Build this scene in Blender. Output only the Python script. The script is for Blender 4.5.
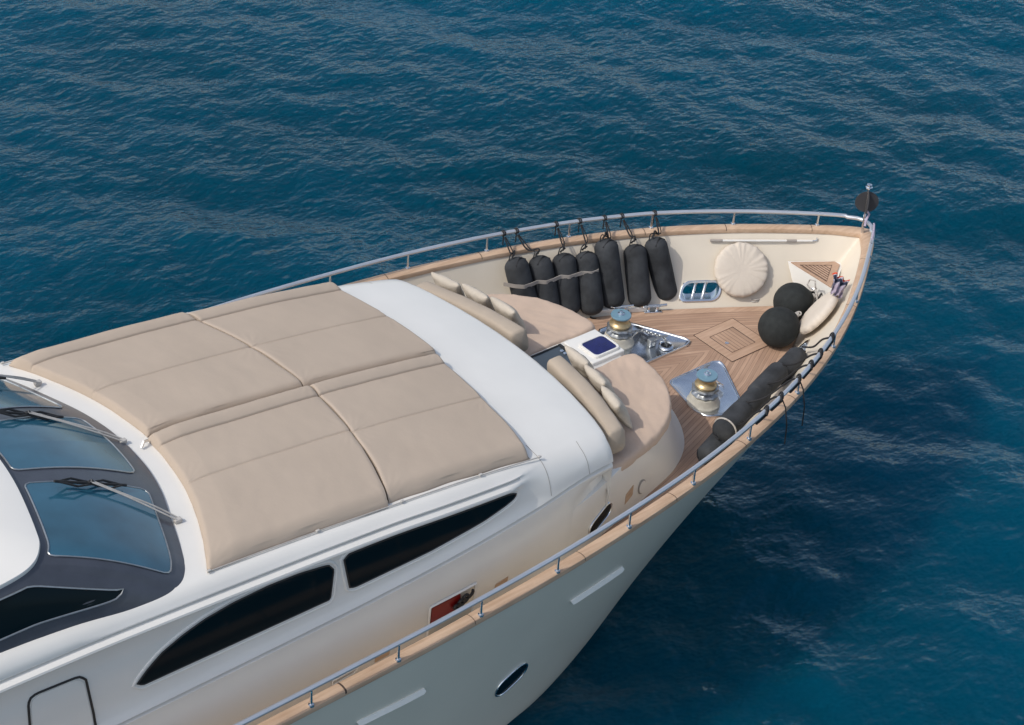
import bpy, bmesh, math, random
from mathutils import Vector, Matrix, noise
R = math.radians
random.seed(7)
for o in list(bpy.data.objects): bpy.data.objects.remove(o)
SC = bpy.context.scene
COL = SC.collection

# ------------------------------------------------------------------ camera
CAMP = Vector((-8.125, -18.149, 18.618))
yaw, pitch, roll, FPX = 0.837877, 0.612178, 0.081884, 2000.6
fw = Vector((math.cos(yaw)*math.cos(pitch), math.sin(yaw)*math.cos(pitch), -math.sin(pitch)))
rt0 = Vector((math.sin(yaw), -math.cos(yaw), 0)); up0 = rt0.cross(fw)
rt = rt0*math.cos(roll)+up0*math.sin(roll); up = -rt0*math.sin(roll)+up0*math.cos(roll)
cam = bpy.data.cameras.new('camera'); camo = bpy.data.objects.new('camera', cam); COL.objects.link(camo)
camo.matrix_world = Matrix(((rt.x, up.x, -fw.x, CAMP.x), (rt.y, up.y, -fw.y, CAMP.y), (rt.z, up.z, -fw.z, CAMP.z), (0, 0, 0, 1)))
cam.sensor_width = 36; cam.lens = FPX*36/1024; cam.clip_start = .5; cam.clip_end = 5000
SC.camera = camo

# ------------------------------------------------------------------ light
SUN_EL, SUN_DIR = 48, Vector((-0.985, 0.17, 0))          # horizontal direction towards the sun
az = math.atan2(SUN_DIR.y, SUN_DIR.x)
w = bpy.data.worlds.new('World'); SC.world = w; w.use_nodes = True
nt = w.node_tree; bg = nt.nodes['Background']
sky = nt.nodes.new('ShaderNodeTexSky'); sky.sky_type = 'NISHITA'; sky.sun_disc = False
sky.sun_elevation = R(SUN_EL); sky.sun_rotation = math.pi/2-az
sky.air_density = 1.0; sky.dust_density = 2.2; sky.ozone_density = 1.0
hs = nt.nodes.new('ShaderNodeHueSaturation'); hs.inputs['Saturation'].default_value = .74      # thin haze pales the sky
nt.links.new(sky.outputs[0], hs.inputs['Color']); nt.links.new(hs.outputs[0], bg.inputs[0]); bg.inputs[1].default_value = 0.15
sl = bpy.data.lights.new('sun', 'SUN'); sl.energy = 1.85; sl.angle = R(0.6); sl.color = (1, .95, .87)
so = bpy.data.objects.new('sun', sl); COL.objects.link(so)
sd = Vector((SUN_DIR.normalized().x*math.cos(R(SUN_EL)), SUN_DIR.normalized().y*math.cos(R(SUN_EL)), math.sin(R(SUN_EL))))
so.rotation_euler = sd.to_track_quat('Z', 'Y').to_euler(); so.location = (0, 0, 40)
SC.view_settings.view_transform = 'Standard'; SC.view_settings.look = 'None'
SC.view_settings.exposure = 0.18; SC.view_settings.gamma = 1
SC.render.engine = 'CYCLES'; SC.cycles.max_bounces = 8

# ------------------------------------------------------------------ materials
def mat(name, col, rough=.5, metal=0, var=0, vscale=3, bump=0, bscale=40, coat=0, spec=.5, col2=None, detail=4):
    m = bpy.data.materials.new(name); m.use_nodes = True; n = m.node_tree; b = n.nodes['Principled BSDF']
    b.inputs['Roughness'].default_value = rough; b.inputs['Metallic'].default_value = metal
    b.inputs['Coat Weight'].default_value = coat; b.inputs['Coat Roughness'].default_value = .1
    b.inputs['Specular IOR Level'].default_value = spec
    b.inputs['Base Color'].default_value = (*col, 1)
    tc = n.nodes.new('ShaderNodeTexCoord')
    if var or col2:
        t = n.nodes.new('ShaderNodeTexNoise'); t.inputs['Scale'].default_value = vscale; t.inputs['Detail'].default_value = detail
        n.links.new(tc.outputs['Object'], t.inputs['Vector'])
        r = n.nodes.new('ShaderNodeValToRGB'); r.color_ramp.elements[0].position = .3; r.color_ramp.elements[1].position = .7
        c2 = col2 or tuple(c*(1+var) for c in col)
        c1 = col if col2 else tuple(c*(1-var) for c in col)
        r.color_ramp.elements[0].color = (*c1, 1); r.color_ramp.elements[1].color = (*c2, 1)
        n.links.new(t.outputs['Fac'], r.inputs['Fac']); n.links.new(r.outputs['Color'], b.inputs['Base Color'])
    if bump:
        t = n.nodes.new('ShaderNodeTexNoise'); t.inputs['Scale'].default_value = bscale; t.inputs['Detail'].default_value = 5
        n.links.new(tc.outputs['Object'], t.inputs['Vector'])
        bp = n.nodes.new('ShaderNodeBump'); bp.inputs['Strength'].default_value = bump; bp.inputs['Distance'].default_value = .02
        n.links.new(t.outputs['Fac'], bp.inputs['Height']); n.links.new(bp.outputs[0], b.inputs['Normal'])
    return m
M = {}
M['hull'] = mat('hull_paint', (.80, .735, .60), .32, bump=.04, bscale=1.2, var=.03, vscale=.8, coat=.3)
M['slot'] = mat('slot_gelcoat', (.90, .87, .80), .4)
M['white'] = mat('white_gelcoat', (.76, .742, .695), .35, var=.03, vscale=1.2, coat=.4)
M['cream'] = mat('cream_gelcoat', (.68, .61, .50), .45, var=.03, vscale=2)
M['cushion'] = mat('sunpad_canvas', (.45, .37, .295), .85, var=.03, vscale=1.2, bump=.25, bscale=6, spec=.2)
M['bolster'] = mat('bolster_canvas', (.43, .36, .285), .85, var=.04, vscale=3, bump=.25, bscale=9, spec=.2)
M['seatcover'] = mat('seat_cover_canvas', (.53, .405, .315), .9, var=.04, vscale=2.5, bump=.5, bscale=5, spec=.2)
M['pillow'] = mat('pillow_canvas', (.50, .445, .37), .9, var=.05, vscale=5, bump=.5, bscale=12, spec=.2)
M['roundcush'] = mat('round_cushion_canvas', (.62, .55, .465), .9, var=.03, vscale=5, bump=.3, bscale=14, spec=.2)
M['chrome'] = mat('stainless_steel', (.76, .79, .82), .22, metal=1, var=.05, vscale=8)
M['rail'] = mat('brushed_rail', (.66, .68, .71), .38, metal=.75, var=.05, vscale=4)
M['dark_frame'] = mat('windscreen_frame', (.055, .062, .08), .35, var=.12, vscale=4, coat=.3, bump=.1, bscale=25)
M['black_glass'] = mat('black_glass', (.003, .010, .014), .10, spec=.09)
M['black'] = mat('black_rubber', (.014, .014, .015), .6)
M['fender'] = mat('fender_cover', (.037, .040, .044), .8, var=.38, vscale=3.5, bump=.45, bscale=18, spec=.3)
M['ballfender'] = mat('ball_fender_cover', (.022, .025, .025), .85, var=.2, vscale=9, bump=.4, bscale=25, spec=.3)
M['brass'] = mat('brass_drum', (.52, .40, .22), .38, metal=.7, var=.1, vscale=10)
M['winch_paint'] = mat('cream_painted_metal', (.55, .52, .44), .4, var=.08, vscale=12)
M['bluecap'] = mat('blue_cover_disc', (.20, .34, .42), .35, metal=.3)
M['dark_panel'] = mat('companion_panel', (.05, .065, .08), .3, coat=.3)
M['red'] = mat('red_paint', (.20, .003, .003), .4)
M['rope'] = mat('rope', (.45, .42, .38), .9, var=.2, vscale=30)
M['blackrope'] = mat('black_rope', (.012, .012, .014), .8)
M['strap'] = mat('grey_strap', (.33, .30, .27), .8, var=.1, vscale=10)
M['armgrey'] = mat('light_grey_metal', (.46, .44, .41), .5, var=.1, vscale=12)
M['steelgrey'] = mat('dull_steel', (.40, .42, .43), .35, metal=.8, var=.1, vscale=15)

def teak(name, c1, c2, plank=0, line=.012, along='X', rough=.65, cap=False, uv=False):
    m = bpy.data.materials.new(name); m.use_nodes = True; n = m.node_tree; b = n.nodes['Principled BSDF']; L = n.links.new
    b.inputs['Roughness'].default_value = rough; b.inputs['Specular IOR Level'].default_value = .3
    tc = n.nodes.new('ShaderNodeTexCoord')
    mp = n.nodes.new('ShaderNodeMapping'); L(tc.outputs['UV' if uv else 'Object'], mp.inputs['Vector'])
    s = (1.5, 22, 22) if along == 'X' else (22, 1.5, 22)
    mp.inputs['Scale'].default_value = s
    t = n.nodes.new('ShaderNodeTexNoise'); t.inputs['Scale'].default_value = 1.0; t.inputs['Detail'].default_value = 6
    L(mp.outputs[0], t.inputs['Vector'])
    t2 = n.nodes.new('ShaderNodeTexNoise'); t2.inputs['Scale'].default_value = 1.3; t2.inputs['Detail'].default_value = 4
    L(tc.outputs['Object'], t2.inputs['Vector'])
    ad = n.nodes.new('ShaderNodeMath'); ad.operation = 'MULTIPLY_ADD'; ad.inputs[1].default_value = .55
    L(t.outputs['Fac'], ad.inputs[0])
    ml = n.nodes.new('ShaderNodeMath'); ml.operation = 'MULTIPLY'; ml.inputs[1].default_value = .45; L(t2.outputs['Fac'], ml.inputs[0]); L(ml.outputs[0], ad.inputs[2])
    r = n.nodes.new('ShaderNodeValToRGB'); r.color_ramp.elements[0].position = .35; r.color_ramp.elements[1].position = .66
    r.color_ramp.elements[0].color = (*c1, 1); r.color_ramp.elements[1].color = (*c2, 1)
    L(ad.outputs[0], r.inputs['Fac'])
    out = r.outputs['Color']
    if plank:
        sx = n.nodes.new('ShaderNodeSeparateXYZ'); L(tc.outputs['UV' if uv else 'Object'], sx.inputs[0])
        ax = sx.outputs['Y'] if along == 'X' else sx.outputs['X']
        dv = n.nodes.new('ShaderNodeMath'); dv.operation = 'DIVIDE'; dv.inputs[1].default_value = plank; L(ax, dv.inputs[0])
        fl = n.nodes.new('ShaderNodeMath'); fl.operation = 'FLOOR'; L(dv.outputs[0], fl.inputs[0])
        wn = n.nodes.new('ShaderNodeTexWhiteNoise'); wn.noise_dimensions = '1D'; L(fl.outputs[0], wn.inputs['W'])
        hs = n.nodes.new('ShaderNodeHueSaturation'); L(out, hs.inputs['Color'])
        mr = n.nodes.new('ShaderNodeMapRange'); mr.inputs['To Min'].default_value = .88; mr.inputs['To Max'].default_value = 1.1
        L(wn.outputs['Value'], mr.inputs['Value']); L(mr.outputs[0], hs.inputs['Value'])
        fr = n.nodes.new('ShaderNodeMath'); fr.operation = 'FRACT'; L(dv.outputs[0], fr.inputs[0])
        lt = n.nodes.new('ShaderNodeMath'); lt.operation = 'LESS_THAN'; lt.inputs[1].default_value = line/plank; L(fr.outputs[0], lt.inputs[0])
        mx = n.nodes.new('ShaderNodeMix'); mx.data_type = 'RGBA'
        L(lt.outputs[0], mx.inputs[0]); L(hs.outputs['Color'], mx.inputs[6]); mx.inputs[7].default_value = (.17, .11, .075, 1)
        out = mx.outputs[2]
    L(out, b.inputs['Base Color'])
    bp = n.nodes.new('ShaderNodeBump'); bp.inputs['Strength'].default_value = .15; bp.inputs['Distance'].default_value = .01
    L(t.outputs['Fac'], bp.inputs['Height']); L(bp.outputs[0], b.inputs['Normal'])
    return m
M['teak'] = teak('teak_planks', (.33, .205, .14), (.50, .34, .24), plank=.075, line=.006, uv=True)
M['teak_diag'] = teak('teak_planks_across', (.36, .23, .155), (.50, .34, .24), plank=.075, line=.010, along='Y')
M['teak_plain'] = teak('teak_margin', (.40, .26, .175), (.54, .37, .265))
M['teak_cap'] = teak('teak_cap', (.43, .285, .185), (.60, .43, .30), rough=.42)
M['caulk'] = mat('deck_caulk', (.07, .045, .035), .8)

# blue windscreen glass
M['glass'] = mat('blue_tinted_glass', (.026, .105, .160), .09, spec=.6, var=.35, vscale=1.1, coat=.5)

# ------------------------------------------------------------------ mesh helpers
class MB:
    def __init__(s): s.v = []; s.f = []
    def add(s, v, f):
        o = len(s.v); s.v += [tuple(p) for p in v]; s.f += [tuple(i+o for i in q) for q in f]; return s
    def grid(s, rows, closed_v=False, skip=None, closed_u=False):
        nr, nc = len(rows), len(rows[0]); f = []
        for i in range(nr if closed_u else nr-1):
            for j in range(nc if closed_v else nc-1):
                if skip and skip(i, j): continue
                f.append((i*nc+j, i*nc+(j+1) % nc, ((i+1) % nr)*nc+(j+1) % nc, ((i+1) % nr)*nc+j))
        return s.add([p for r in rows for p in r], f)
    def box(s, c, d, rot=None, bev=0):
        bm = bmesh.new(); bmesh.ops.create_cube(bm, size=1)
        for v in bm.verts: v.co = Vector((v.co.x*d[0], v.co.y*d[1], v.co.z*d[2]))
        if bev: bmesh.ops.bevel(bm, geom=list(bm.edges), offset=bev, segments=3, affect='EDGES', profile=.6)
        m = Matrix.Translation(Vector(c)) @ (rot.to_4x4() if rot else Matrix.Identity(4))
        bm.transform(m); bm.verts.index_update()
        s.add([v.co for v in bm.verts], [[v.index for v in f.verts] for f in bm.faces]); bm.free(); return s
    def tube(s, pts, r, n=8, closed=False, rr=None):
        pts = [Vector(p) for p in pts]; k = len(pts); rows = []
        prev = None
        for i, p in enumerate(pts):
            a = pts[(i-1) % k] if (closed or i > 0) else p; b = pts[(i+1) % k] if (closed or i < k-1) else p
            t = (b-a).normalized()
            if prev is None:
                ref = Vector((0, 0, 1)) if abs(t.z) < .9 else Vector((1, 0, 0))
                u = t.cross(ref).normalized()
            else:
                u = (prev-t*prev.dot(t)).normalized()
            prev = u; v = t.cross(u)
            q = rr[i] if rr else r
            rows.append([p+(u*math.cos(2*math.pi*j/n)+v*math.sin(2*math.pi*j/n))*q for j in range(n)])
        o = len(s.v); s.grid(rows, closed_v=True, closed_u=closed)
        if not closed: s.f.append(tuple(o+j for j in range(n))); s.f.append(tuple(o+(k-1)*n+j for j in range(n-1, -1, -1)))
        return s
    def lathe(s, prof, n=24, m=None):
        m = m or Matrix.Identity(4); rows = []
        for r_, z_ in prof:
            rows.append([m @ Vector((r_*math.cos(2*math.pi*j/n), r_*math.sin(2*math.pi*j/n), z_)) for j in range(n)])
        o = len(s.v); s.grid(rows, closed_v=True)
        s.f.append(tuple(o+j for j in range(n-1, -1, -1))); s.f.append(tuple(o+(len(prof)-1)*n+j for j in range(n)))
        return s
    def prism(s, poly, off, flat=True):
        """poly: ordered 3D points; off: vector; closed slab"""
        n = len(poly); P = [Vector(p) for p in poly]; Q = [p+Vector(off) for p in P]; o = len(s.v)
        s.v += [tuple(p) for p in P+Q]
        s.f.append(tuple(o+i for i in range(n))); s.f.append(tuple(o+n+i for i in range(n-1, -1, -1)))
        for i in range(n): s.f.append((o+i, o+(i+1) % n, o+n+(i+1) % n, o+n+i))
        return s
    def build(s, name, m, parent=None, sharp=38, subs=0, merge=1e-5, recalc=True):
        me = bpy.data.meshes.new(name); me.from_pydata(s.v, [], s.f)
        bm = bmesh.new(); bm.from_mesh(me)
        if merge: bmesh.ops.remove_doubles(bm, verts=bm.verts, dist=merge)
        if recalc: bmesh.ops.recalc_face_normals(bm, faces=bm.faces)
        lim = R(sharp)
        for f in bm.faces: f.smooth = True
        for e in bm.edges:
            if len(e.link_faces) == 2 and e.calc_face_angle(0) > lim: e.smooth = False
        bm.to_mesh(me); bm.free()
        me.materials.append(M[m] if isinstance(m, str) else m)
        o = bpy.data.objects.new(name, me); COL.objects.link(o)
        if parent: o.parent = parent
        if subs:
            d = o.modifiers.new('sub', 'SUBSURF'); d.levels = subs; d.render_levels = subs
        return o
def tag(o, label=None, cat=None, group=None, kind=None):
    if label: o['label'] = label
    if cat: o['category'] = cat
    if group: o['group'] = group
    if kind: o['kind'] = kind
    return o
def empty(name, loc=(0, 0, 0), rot=(0, 0, 0)):
    o = bpy.data.objects.new(name, None); COL.objects.link(o); o.location = loc; o.rotation_euler = rot; o.empty_display_size = .2; return o
def interp(tab, x):
    if x <= tab[0][0]: return tab[0][1]
    for (a, b), (c, d) in zip(tab, tab[1:]):
        if x <= c:
            return b+(d-b)*(x-a)/(c-a)
    return tab[-1][1]
def sm(tab, x, h=.35):   # smoothed lookup
    return sum(interp(tab, x+h*k/3)*w_ for k, w_ in ((-3, .06), (-2, .12), (-1, .2), (0, .24), (1, .2), (2, .12), (3, .06)))
def cr(P, t):   # catmull-rom through list of tuples, t in 0..len-1
    i = min(int(t), len(P)-2); f = t-i
    p0 = P[max(i-1, 0)]; p1 = P[i]; p2 = P[i+1]; p3 = P[min(i+2, len(P)-1)]
    return tuple(.5*(2*b+(c-a)*f+(2*a-5*b+4*c-d)*f*f+(3*b-a-3*c+d)*f**3) for a, b, c, d in zip(p0, p1, p2, p3))
def resample(P, n, closed=False):
    P = [Vector(p) for p in P]
    if closed: P = P+[P[0]]
    L = [0]
    for a, b in zip(P, P[1:]): L.append(L[-1]+(b-a).length)
    out = []
    for k in range(n):
        d = L[-1]*k/(n if closed else n-1)
        i = 0
        while i < len(L)-2 and L[i+1] < d: i += 1
        f = (d-L[i])/max(L[i+1]-L[i], 1e-9); out.append(P[i].lerp(P[i+1], f))
    return out

# ------------------------------------------------------------------ water
WZ = -2.6
def water_mat():
    m = bpy.data.materials.new('sea_water'); m.use_nodes = True; n = m.node_tree; b = n.nodes['Principled BSDF']; L = n.links.new
    b.inputs['Roughness'].default_value = .07; b.inputs['IOR'].default_value = 1.36
    b.inputs['Specular Tint'].default_value = (.08, .70, 1.0, 1)
    b.inputs['Subsurface Weight'].default_value = 1; b.inputs['Subsurface Radius'].default_value = (.6, 1, 1); b.inputs['Subsurface Scale'].default_value = 13.0
    tc = n.nodes.new('ShaderNodeTexCoord')
    def nz(sc, det, rot, stretch, kind='FBM', rough=.55):
        mp = n.nodes.new('ShaderNodeMapping'); mp.inputs['Rotation'].default_value = (0, 0, rot); mp.inputs['Scale'].default_value = (sc, sc*stretch, sc)
        L(tc.outputs['Object'], mp.inputs[0]); x = n.nodes.new('ShaderNodeTexNoise'); x.noise_type = kind; x.inputs['Scale'].default_value = 1
        x.inputs['Detail'].default_value = det; x.inputs['Roughness'].default_value = rough
        L(mp.outputs[0], x.inputs['Vector']); return x.outputs['Fac']
    def rng(v, a, b_, lo, hi):
        mr = n.nodes.new('ShaderNodeMapRange'); mr.interpolation_type = 'SMOOTHSTEP'; mr.inputs['From Min'].default_value = a; mr.inputs['From Max'].default_value = b_
        mr.inputs['To Min'].default_value = lo; mr.inputs['To Max'].default_value = hi; L(v, mr.inputs['Value']); return mr.outputs[0]
    def mul(a, c):
        x = n.nodes.new('ShaderNodeMath'); x.operation = 'MULTIPLY'; L(a, x.inputs[0]); L(c, x.inputs[1]); return x.outputs[0]
    t = nz(.045, 3, 0, 1)
    r = n.nodes.new('ShaderNodeValToRGB'); r.color_ramp.elements[0].position = .35; r.color_ramp.elements[1].position = .68
    r.color_ramp.elements[0].color = (.0001, .031, .052, 1); r.color_ramp.elements[1].color = (.0002, .066, .118, 1)
    L(t, r.inputs['Fac']); L(r.outputs[0], b.inputs['Base Color'])
    # the sea lies calmer in the lee of the hull on its near side
    sx = n.nodes.new('ShaderNodeSeparateXYZ'); L(tc.outputs['Object'], sx.inputs[0])
    lee = rng(sx.outputs['Y'], -3, 14, .55, 1)
    bands = rng(nz(.045, 3, R(42), 6.0), .42, .60, .35, 1)      # wind streaks
    b1 = n.nodes.new('ShaderNodeBump'); b1.inputs['Distance'].default_value = .13; L(rng(sx.outputs['Y'], -3, 14, .8, 1), b1.inputs['Strength'])
    L(nz(1.5, 3, R(-30), 1.5), b1.inputs['Height'])
    b2 = n.nodes.new('ShaderNodeBump'); b2.inputs['Distance'].default_value = .047; L(mul(lee, bands), b2.inputs['Strength'])
    L(nz(3.4, 4, R(-25), 1.5, 'RIDGED_MULTIFRACTAL', .5), b2.inputs['Height']); L(b1.outputs[0], b2.inputs['Normal'])
    L(b2.outputs[0], b.inputs['Normal'])
    return m
M['water'] = water_mat()
WAVES = []
_r = random.Random(3)
for lam, amp, dirn, spread, cnt in ((8, .045, 50, 22, 4), (4.2, .026, 38, 35, 6), (2.1, .017, 25, 50, 8), (1.05, .0095, 15, 60, 10)):
    for k in range(cnt):
        a = R(dirn+_r.uniform(-spread, spread)); l = lam*_r.uniform(.75, 1.3)
        WAVES.append((math.cos(a)*2*math.pi/l, math.sin(a)*2*math.pi/l, _r.uniform(0, 6.28), amp*_r.uniform(.6, 1.2)))
def water():
    import numpy as np
    xs = np.arange(-34, 100, .17); ys = np.arange(-22, 100, .17)
    X, Y = np.meshgrid(xs, ys, indexing='ij'); Z = np.zeros_like(X)
    for kx, ky, ph, a in WAVES:
        th = kx*X+ky*Y+ph; Z += a*(1-2*np.abs(np.sin(th/2)))*.5+a*.6*np.sin(th)
    edge = np.minimum.reduce([X+34, 100-X, Y+22, 100-Y]); Z *= np.clip(edge/5, 0, 1)
    nx, ny = X.shape
    co = np.stack([X, Y, Z], -1).reshape(-1, 3)
    idx = np.arange(nx*ny).reshape(nx, ny)
    f = np.stack([idx[:-1, :-1], idx[1:, :-1], idx[1:, 1:], idx[:-1, 1:]], -1).reshape(-1, 4)
    # outer skirt to the horizon
    x0, x1, y0, y1 = xs[0], xs[-1], ys[0], ys[-1]; B = 4000
    base = len(co)
    sk = np.array([(x0, y0, 0), (x1, y0, 0), (x1, y1, 0), (x0, y1, 0), (-B, -B, 0), (B, -B, 0), (B, B, 0), (-B, B, 0)], float)
    co = np.vstack([co, sk]); sf = np.array([(4, 5, 1, 0), (5, 6, 2, 1), (6, 7, 3, 2), (7, 4, 0, 3)])+base
    f = np.vstack([f, sf])
    me = bpy.data.meshes.new('water')
    me.vertices.add(len(co)); me.vertices.foreach_set('co', co.ravel().astype('f'))
    me.loops.add(f.size); me.loops.foreach_set('vertex_index', f.ravel().astype('i'))
    me.polygons.add(len(f)); me.polygons.foreach_set('loop_start', (np.arange(len(f))*4).astype('i'))
    me.polygons.foreach_set('loop_total', np.full(len(f), 4, 'i')); me.polygons.foreach_set('use_smooth', np.ones(len(f), bool))
    me.update(calc_edges=True); me.validate()
    me.materials.append(M['water'])
    o = bpy.data.objects.new('water', me); COL.objects.link(o); o.location = (0, 0, WZ); tag(o, 'deep teal sea with small wind ripples around the yacht', None, None, 'structure')
water()

# ------------------------------------------------------------------ yacht : hull
yacht = empty('motor_yacht', (0, 0, WZ))
tag(yacht, 'large white motor yacht with teak rails and beige sun pads, seen from above', 'yacht')
Y0 = yacht
class PMB(MB):      # parts of the yacht: world coordinates, parent offset removed
    def build(s, name, m, parent=None, **k):
        o = super().build(name, m, None, **k)
        o.parent = parent or yacht
        if not parent: o.matrix_parent_inverse = Matrix.Translation((0, 0, -WZ))
        return o
TOP = [(-16, 3.45), (-8, 3.80), (-3, 3.88), (0, 3.89), (3.27, 3.85), (4.63, 3.80), (6, 3.72), (7.41, 3.58), (8.81, 3.39), (10.22, 3.10), (11.66, 2.69), (13.04, 2.14), (14.32, 1.45), (15.54, .62), (16.04, .24), (16.24, 0)]
BOT = [(-16, 3.0), (-9, 3.3), (-4, 3.4), (-1.5, 3.4), (1.3, 3.3), (2.9, 3.2), (4.4, 3.08), (5.8, 2.88), (7.1, 2.58), (8.3, 2.16), (9.4, 1.68), (10.5, 1.12), (11.5, .62), (12.3, .22), (12.6, .06), (12.68, 0)]
DK = [(-16, 3.1), (-8, 3.45), (-3, 3.52), (0, 3.52), (3.2, 3.45), (4.5, 3.38), (5.7, 3.25), (7.0, 3.05), (8.4, 2.78), (9.8, 2.42), (11.2, 1.95), (12.4, 1.48), (13.4, .95), (14.4, .36), (14.75, .12), (14.85, 0)]
CIN = [(a-.05*i/15-.25*max(0, i-12)/3, max(b-.27+(.27*max(0, i-14)), 0)) for i, (a, b) in enumerate(TOP)]
CIN = []
for i, (a, b) in enumerate(TOP):
    a0, b0 = TOP[max(i-1, 0)]; a1, b1 = TOP[min(i+1, len(TOP)-1)]; d_ = Vector((a1-a0, b1-b0)).normalized()
    CIN.append((a+d_.y*.14, b-d_.x*.14) if i < len(TOP)-2 else ((15.90, .10) if i == len(TOP)-2 else (15.98, 0)))
CAPZ = 1.06
def hp(t, v):      # hull skin, t index along table, v 0 (below water) .. 1 (top)
    a = cr(BOT, t); b = cr(TOP, t)
    zz = -3.3+(CAPZ+3.3)*v
    q = max(0, (zz-WZ)/(CAPZ-WZ)); 
    if zz < WZ: k = (WZ-zz)/.7; return (a[0]-.3*k, max(a[1]-.25*k, 0), zz)
    return (a[0]+(b[0]-a[0])*q**.9, max(a[1]+(b[1]-a[1])*q**1.35, 0), zz)
NT = len(TOP)-1
TS = [i*NT/90 for i in range(91)]
HOLE_T = (11.56, 12.12)
TS = sorted([t for t in TS if not (HOLE_T[0]-.05 < t < HOLE_T[0]+.05 or HOLE_T[1]-.05 < t < HOLE_T[1]+.05)]+list(HOLE_T))
i0, i1 = TS.index(HOLE_T[0]), TS.index(HOLE_T[1])
HZ = (.10, .34)
VS = [i/26 for i in range(27)]
VH = [(z+3.3)/(CAPZ+3.3) for z in HZ]
VS = sorted([v for v in VS if min(abs(v-VH[0]), abs(v-VH[1])) > .015]+VH)
j0, j1 = VS.index(VH[0]), VS.index(VH[1])
hb = PMB()
for s in (1, -1):
    rows = [[(p[0], p[1]*s, p[2]) for p in (hp(t, v) for v in VS)] for t in TS]
    hb.grid(rows, skip=lambda i, j: i0 <= i < i1 and j0 <= j < j1)
hb.grid([[(p[0], p[1]*s, p[2]) for p in (hp(0, v) for v in VS)] for s in (1, 0, -1)])
hull = hb.build('hull', 'hull', sharp=50)
# bulwark inner face
def bw(t, q):
    a = cr(DK, t); b = cr(CIN, t); return (a[0]+(b[0]-a[0])*q, max(0, a[1]+(b[1]-a[1])*q**.8), -.02+(CAPZ-.03+.02)*q)
QS = [i/10 for i in range(11)]; QH = [(z+.02)/(CAPZ-.01) for z in HZ]
QS = sorted([v for v in QS if min(abs(v-QH[0]), abs(v-QH[1])) > .04]+QH); k0, k1 = QS.index(QH[0]), QS.index(QH[1])
bb = PMB()
for s in (1, -1):
    bb.grid([[(p[0], p[1]*s, p[2]) for p in (bw(t, q) for q in QS)] for t in TS], skip=lambda i, j: i0 <= i < i1 and k0 <= j < k1)
bulwark = bb.build('bulwark_lining', 'cream', sharp=60)
# cap rail : solid section swept round the bow
def caprow(t, s):
    o = Vector((*cr(TOP, t), 0)); n = Vector((*cr(CIN, t), 0)); d = (o-n).normalized(); W = (o-n).length
    def P(a, z): q = n+(o-n)*a; return (q.x, q.y*s, z)
    e = .018/W
    return [P(-e, CAPZ-.03), P(-e*1.3, CAPZ+.01), P(-e*.8, CAPZ+.045), P(.15, CAPZ+.06), P(.5, CAPZ+.066), P(.85, CAPZ+.06), P(1+e*.8, CAPZ+.045), P(1+e*1.3, CAPZ+.0), P(1+e*1.1, CAPZ-.03), P(1-e*.5, CAPZ-.04)]
cb = PMB()
for s in (1, -1): cb.grid([caprow(t, s) for t in TS], closed_v=True)
cap = cb.build('cap_rail', 'teak_cap', sharp=50)
# butt joints on the cap
jb = PMB()
for t in (1.5, 3.7, 4.9, 6.35, 7.7, 8.9, 9.9, 10.9, 11.9, 12.9):
    for s in (1, -1):
        r1 = caprow(t, s); r2 = caprow(t+.008, s)
        up_ = [(a[0], a[1], a[2]+.003) for a in r1[1:8]]; up2 = [(a[0], a[1], a[2]+.003) for a in r2[1:8]]
        jb = PMB(); jb.grid([up_, up2]); jb.build('cap_joint', 'caulk', cap)
# deck
db = PMB()
rows = []
for t in TS:
    x, y = cr(DK, t); y = max(y, 0); rows.append([(x, y*k/8, 0) for k in range(-8, 9)])
db.grid(rows); deck = db.build('deck', 'teak')
uvl = deck.data.uv_layers.new(name='plank')
def dkw(x):
    for (a, b), (c, d) in zip(DK, DK[1:]):
        if x <= c: return b+(d-b)*(x-a)/(c-a)
    return 0
for lp in deck.data.loops:
    co = deck.data.vertices[lp.vertex_index].co; uvl.data[lp.index].uv = (co.x, dkw(co.x)-abs(co.y)+.5)
mb_ = PMB()   # margin plank + white waterway
for s in (1, -1):
    mb_.grid([[(cr(DK, t)[0]-a*.9*(t/15)**3, max(cr(DK, t)[1]-a, 0)*s, .004) for a in (.02, .14)] for t in TS if t < 14.2])
mb_.build('margin_plank', 'teak_plain', deck)

# ------------------------------------------------------------------ deckhouse
ROOF = [(-16, 2.95), (-6, 2.97), (-2, 2.93), (-1, 2.88), (0, 2.80), (1, 2.73), (2, 2.655), (3, 2.565), (4.5, 2.40), (5.5, 2.27), (6.8, 2.05), (7.5, 1.93), (8.0, 1.82), (8.5, 1.68), (9, 1.5)]
def g(x): return 1-.0052*max(0, x-4)**2
def zroof(x, y): return sm(ROOF, x)-.055*(y/2.5)**2
GRV = [(-16, 2.45), (-6, 2.60), (-1.5, 2.60), (-.26, 2.56), (1.07, 2.48), (2.5, 2.39), (4.03, 2.27), (6.08, 2.00), (7, 1.86), (8.2, 1.66)]
LOW = [(-16, 1.25), (-.2, 1.31), (1.5, 1.33), (3.3, 1.36), (5.3, 1.45), (7.0, 1.54), (7.6, 1.52), (8.0, 1.48), (8.5, 1.42)]
BASE = [(-16, 2.95), (2, 3.0), (5, 2.9), (7, 2.68), (8.2, 2.45), (9.1, 2.21)]
PB = [(5.5, 2.95), (7.0, 2.78), (8.0, 2.52), (9.1, 2.24), (9.95, 1.98), (10.55, 1.54), (10.95, .8), (11.02, 0)]
PT = [(5.5, 2.9), (7.0, 2.76), (7.9, 2.56), (8.65, 2.28), (9.35, 1.98), (9.85, 1.5), (10.12, .8), (10.18, 0)]
ZS = 1.04
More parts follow.
